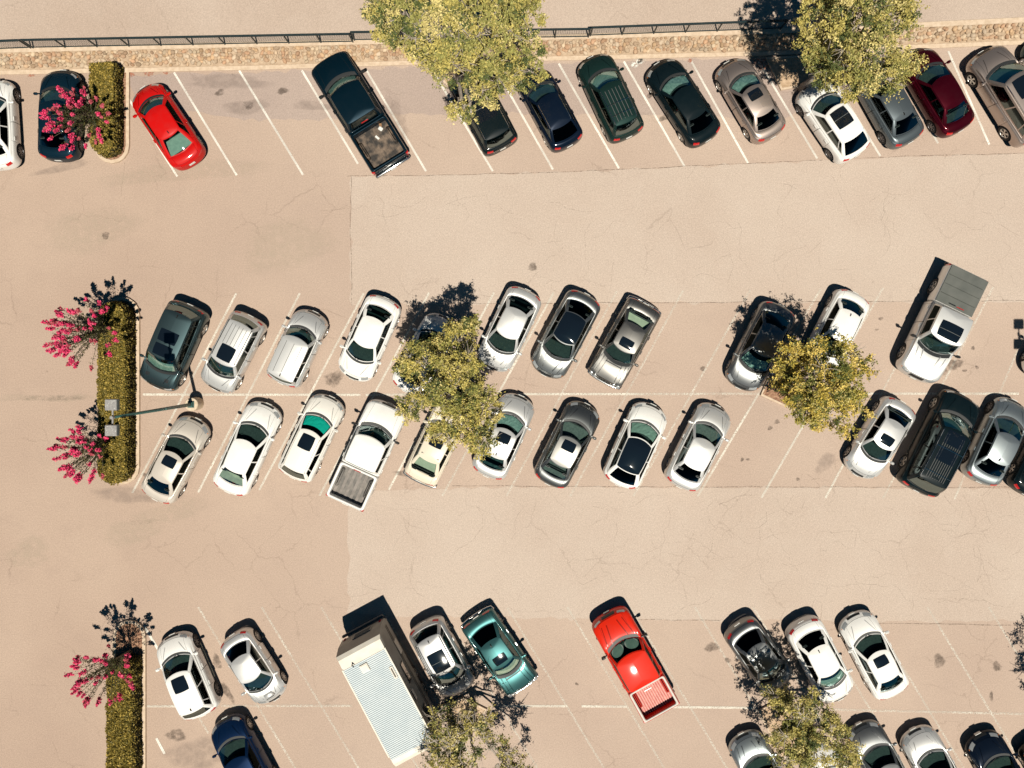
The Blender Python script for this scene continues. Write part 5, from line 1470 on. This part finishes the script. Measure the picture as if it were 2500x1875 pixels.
C('parked_car', 'grey sedan under leaf shadow left of the golden tree', 'car', cH(288, 960), cH(570, 400), 1.84, 1.45, 'sedan', paint('grey silver', (.23, .24, .245), .95, .42), GM, shade='shade_silver')
C('parked_car', 'white hatchback with its nose under the golden tree', 'car', cH(800, 850), cH(1070, 318), 1.80, 1.46, 'sedan', WHITE, GM, antenna=True, opt=dict(rtop=.75))
C('pickup_truck', 'silver crew cab pickup with grey bed cover', 'pickup', cH(1462, 892), cH(1806, 178), 2.05, 1.92, 'truck', SILVERW, GM, sunroof='pano', hood='power', bed=dict(cover='coverg', bumper='blackplastic'), opt=dict(rw=.76, cowl=.385, wtop=.53))
C('parked_car', 'silver car barely entering the right edge by the lamp shadow', 'car', (2531, 925), (2640, 722), 1.82, 1.45, 'sedan', SILVERW, GM)
# lower middle row
C('parked_car', 'beige white sedan with sunroof directly below the lamp pedestal', 'car', cI(1418, 438), cI(1062, 1132), 1.80, 1.43, 'sedan', paint('pale champagne', (.66, .60, .53), .25, .45), GB, sunroof='small')
C('parked_car', 'white sedan second from the left in the lower middle row', 'car', cI(2030, 308), cI(1688, 1068), 1.84, 1.45, 'sedan', WHITE, GB, rear='glass', rearshade='shade_beige', shade=None)
C('parked_car', 'white station wagon with bright teal sunshade', 'car', cJ(650, 388), cJ(322, 1082), 1.80, 1.48, 'wagon', WHITE2, GB, sunroof='small', shade='shade_teal', rails=M['railwhite'], rear='tint')
C('pickup_truck', 'white crew cab pickup with open grey bed', 'pickup', cJ(1160, 445), cJ(775, 1300), 1.98, 1.84, 'truck', WHITE, GB, bed=dict(floor='bedgrey', rib='bedgrey2', nrib=6, wall='bedgrey', bumper='blackplastic'), hood='none', rear='dark')
C('parked_car', 'old cream coupe with sunroof below the centre tree', 'car', cJ(1728, 436), cJ(1402, 1118), 1.74, 1.36, 'classic', CREAM, GB, sunroof='small', rear='glass', rearshade='shade_beige', opt=dict(capf=.4, capr=.4, nf=3, nr=3.2))
C('parked_car', 'white silver sedan with sunroof and silver sunshade', 'car', cK(258, 378), (1186, 1163), 1.80, 1.44, 'sedan', SILVERW, GB, sunroof='small', shade='shade_silver', antenna=True, rear='tint', rearshade='shade_silver')
C('parked_car', 'grey sedan with sunroof, sun sheen put into its roof paint', 'car', cK(830, 450), cK(482, 1140), 1.80, 1.44, 'sedan', GREY, GB, sunroof='small', rear='glass', rearshade='int_grey', interior='int_grey', roofmat=paint('sunlit grey roof', (.50, .49, .46), .8, .44))  # roof's brightness in the sun put into a lighter paint
C('parked_car', 'white electric sedan with one piece black glass roof', 'car', cK(1402, 455), cK(1087, 1150), 1.88, 1.44, 'coupe', WHITE, GB, roofmat=M['roofglass'], shade='shade_green', headl='slim', hood='none', opt=dict(wtop=.41, rtop=.80, rbase=.945, doors=(.30, .50, .70), wins=[(.232, .50), (.515, .765)]), rear='dark', interior='int_black', decklid=False)
C('parked_car', 'silver white sedan at the right end of four cars', 'car', cK(1962, 465), cK(1612, 1165), 1.82, 1.45, 'sedan', SILVERW, GB, interior='int_grey')
C('parked_car', 'silver white coupe with sunroof right of the golden tree', 'car', cH(1082, 1548), cH(1388, 1052), 1.80, 1.40, 'sedan', SILVERW, GB, sunroof='small', opt=dict(cowl=.25))
C('parked_suv', 'long black vehicle with two roof bars between silver cars', 'car', cH(1795, 1003), cQ(360, 1372), 2.02, 1.85, 'suv', BLACK, GB, sunroof='two', bars=2, ribs=9, rails=True, opt=dict(wr=.39))
C('parked_car', 'blue silver sedan parked right of the long black vehicle', 'car', cQ(1055, 768), cQ(788, 1318), 1.84, 1.46, 'sedan', BLUESIL, GB, antenna=True, rimstyle=1)
C('parked_car', 'black car cut by the right edge in the lower middle row', 'car', (2606, 1000), (2498, 1208), 1.84, 1.48, 'sedan', BLACK, GB)
# bottom row
C('parked_car', 'white crossover with small sunroof by the bottom hedge', 'car', cL(945, 515), cL(1238, 1192), 1.86, 1.62, 'hatch', WHITE, GC, sunroof='small', antenna=True, rimstyle=1, rear='dark', opt=dict(rtop=.87, rbase=.96))
C('parked_car', 'silver sedan with hood scoop, nose down', 'car', cL(1848, 1078), cL(1478, 500), 1.74, 1.44, 'sedan', SILVERW, GC, scoop=True, rimstyle=2)
C('parked_car', 'deep blue car leaving the bottom edge near the hedge', 'car', cL(1400, 1238), cL(1770, 1935), 1.82, 1.55, 'hatch', BLUE, GD, rimstyle=2)
C('parked_suv', 'silver hatchback with panoramic roof right of the camper', 'car', cM(1250, 1018), cM(915, 395), 1.84, 1.58, 'hatch', paint('warm silver', (.56, .56, .56), .7, .44), GC, sunroof='pano', antenna=True, rails=True)
C('parked_car', 'turquoise boxy old sedan with round headlights', 'car', cM(1785, 968), cM(1362, 345), 1.80, 1.42, 'classic', TURQ, GC, headl='round', hood='wide', sunroof='small', shade='shade_beige', bumper=True, rear='dark', antenna=True)
C('pickup_truck', 'bright red pickup with dusty ribbed open bed', 'pickup', cN(462, 318), cN(932, 1158), 1.98, 1.86, 'truck', REDT, GC, shade='shade_round', hood='power', bed=dict(floor='bedred', rib='bedpink', nrib=13, rail='railwhite', bumper='railwhite', wall='bedred_deep'), opt=dict(cabfrac=.68), ribs=0)
C('parked_car', 'dark silver car with roof bars in dense leaf shadow', 'car', cN(1990, 975), cN(1582, 412), 1.82, 1.50, 'sedan', paint('dark silver', (.205, .215, .22), .9, .42), GC, bars=2)
C('parked_car', 'white sedan with rounded rear window, nose down', 'car', cO(638, 1078), cO(272, 388), 1.82, 1.46, 'sedan', WHITE, GC, antenna=True, shade='shade_green')
C('parked_car', 'white sedan with small sunroof, rightmost of the bottom row', 'car', cO(732, 338), cO(1085, 1025), 1.84, 1.44, 'sedan', WHITE, GC, sunroof='small', rear='tint', rearshade='int_grey')
# cars cut by the bottom edge
def down(name, label, F, style, pm, L=4.5, **kw):
    d = Vector((.47, .88)).normalized() * L * 50.8
    return C(name, label, 'car', F, (F[0] + d.x, F[1] + d.y), 1.82, kw.pop('H', 1.45), style, pm, GD, **kw)
down('parked_car', 'blue silver sedan at the bottom edge left of the dark tree', (1811, 1795), 'sedan', BLUESIL, hood='power')
down('parked_car', 'white car glimpsed through the dark tree at the bottom', (1985, 1826), 'sedan', WHITE, L=4.3)
down('parked_car', 'dark grey car at the bottom edge under bare twigs', cO(795, 1290), 'sedan', paint('slate silver', (.20, .21, .215), .9, .42), hood='crease')
down('parked_car', 'white silver car at the bottom edge beside the dark grey one', cO(1265, 1335), 'sedan', SILVERW)
down('parked_car', 'black car with sun glints on its hood at the bottom edge', cO(1830, 1378), 'sedan', paint('black blue', (.005, .010, .022), .2, .25))
down('parked_suv', 'black car in the bottom right corner', cO(2290, 1420), 'suv', BLACK, H=1.7)

# ------------------------------------------------------------------ camera, sun and sky
cam = D.cameras.new('camera'); co = D.objects.new('camera', cam); COL.objects.link(co); scene.camera = co
co.location = (0, 0, CH); co.rotation_euler = (0, 0, 0)
cam.sensor_width = 36; cam.lens = 36 * (PPM * CH) / 2500; cam.clip_end = 2000
cam.shift_x = (1250 - NX) / 2500; cam.shift_y = -(937.5 - NY) / 2500
el, az = math.radians(67), math.radians(13)
dirv = Vector((-math.sin(az) * math.cos(el), math.cos(az) * math.cos(el), -math.sin(el)))
sl = D.lights.new('sun', 'SUN'); sl.energy = 5.0; sl.angle = math.radians(.5); sl.color = (1.0, .93, .80)
so = D.objects.new('sun', sl); COL.objects.link(so); so.rotation_euler = dirv.to_track_quat('-Z', 'Y').to_euler(); so.location = (5, -20, 60)
w = D.worlds.new('World'); scene.world = w; w.use_nodes = True
N = w.node_tree.nodes; sk = N.new('ShaderNodeTexSky'); sk.sky_type = 'NISHITA'; sk.sun_disc = False
sk.sun_elevation = el; sk.sun_rotation = math.atan2(-dirv.x, -dirv.y)
vm = N.new('ShaderNodeMix'); vm.data_type = 'RGBA'; vm.blend_type = 'MULTIPLY'; vm.inputs['Factor'].default_value = 1
vm.inputs['B'].default_value = (.22, .92, 1.25, 1)
w.node_tree.links.new(sk.outputs['Color'], vm.inputs['A']); w.node_tree.links.new(vm.outputs['Result'], N['Background'].inputs['Color']); N['Background'].inputs['Strength'].default_value = .015
scene.view_settings.view_transform = 'Standard'; scene.view_settings.look = 'None'; scene.view_settings.exposure = 0; scene.view_settings.gamma = 1
scene.cycles.max_bounces = 6; scene.cycles.transparent_max_bounces = 12; scene.cycles.diffuse_bounces = 1; scene.cycles.glossy_bounces = 3
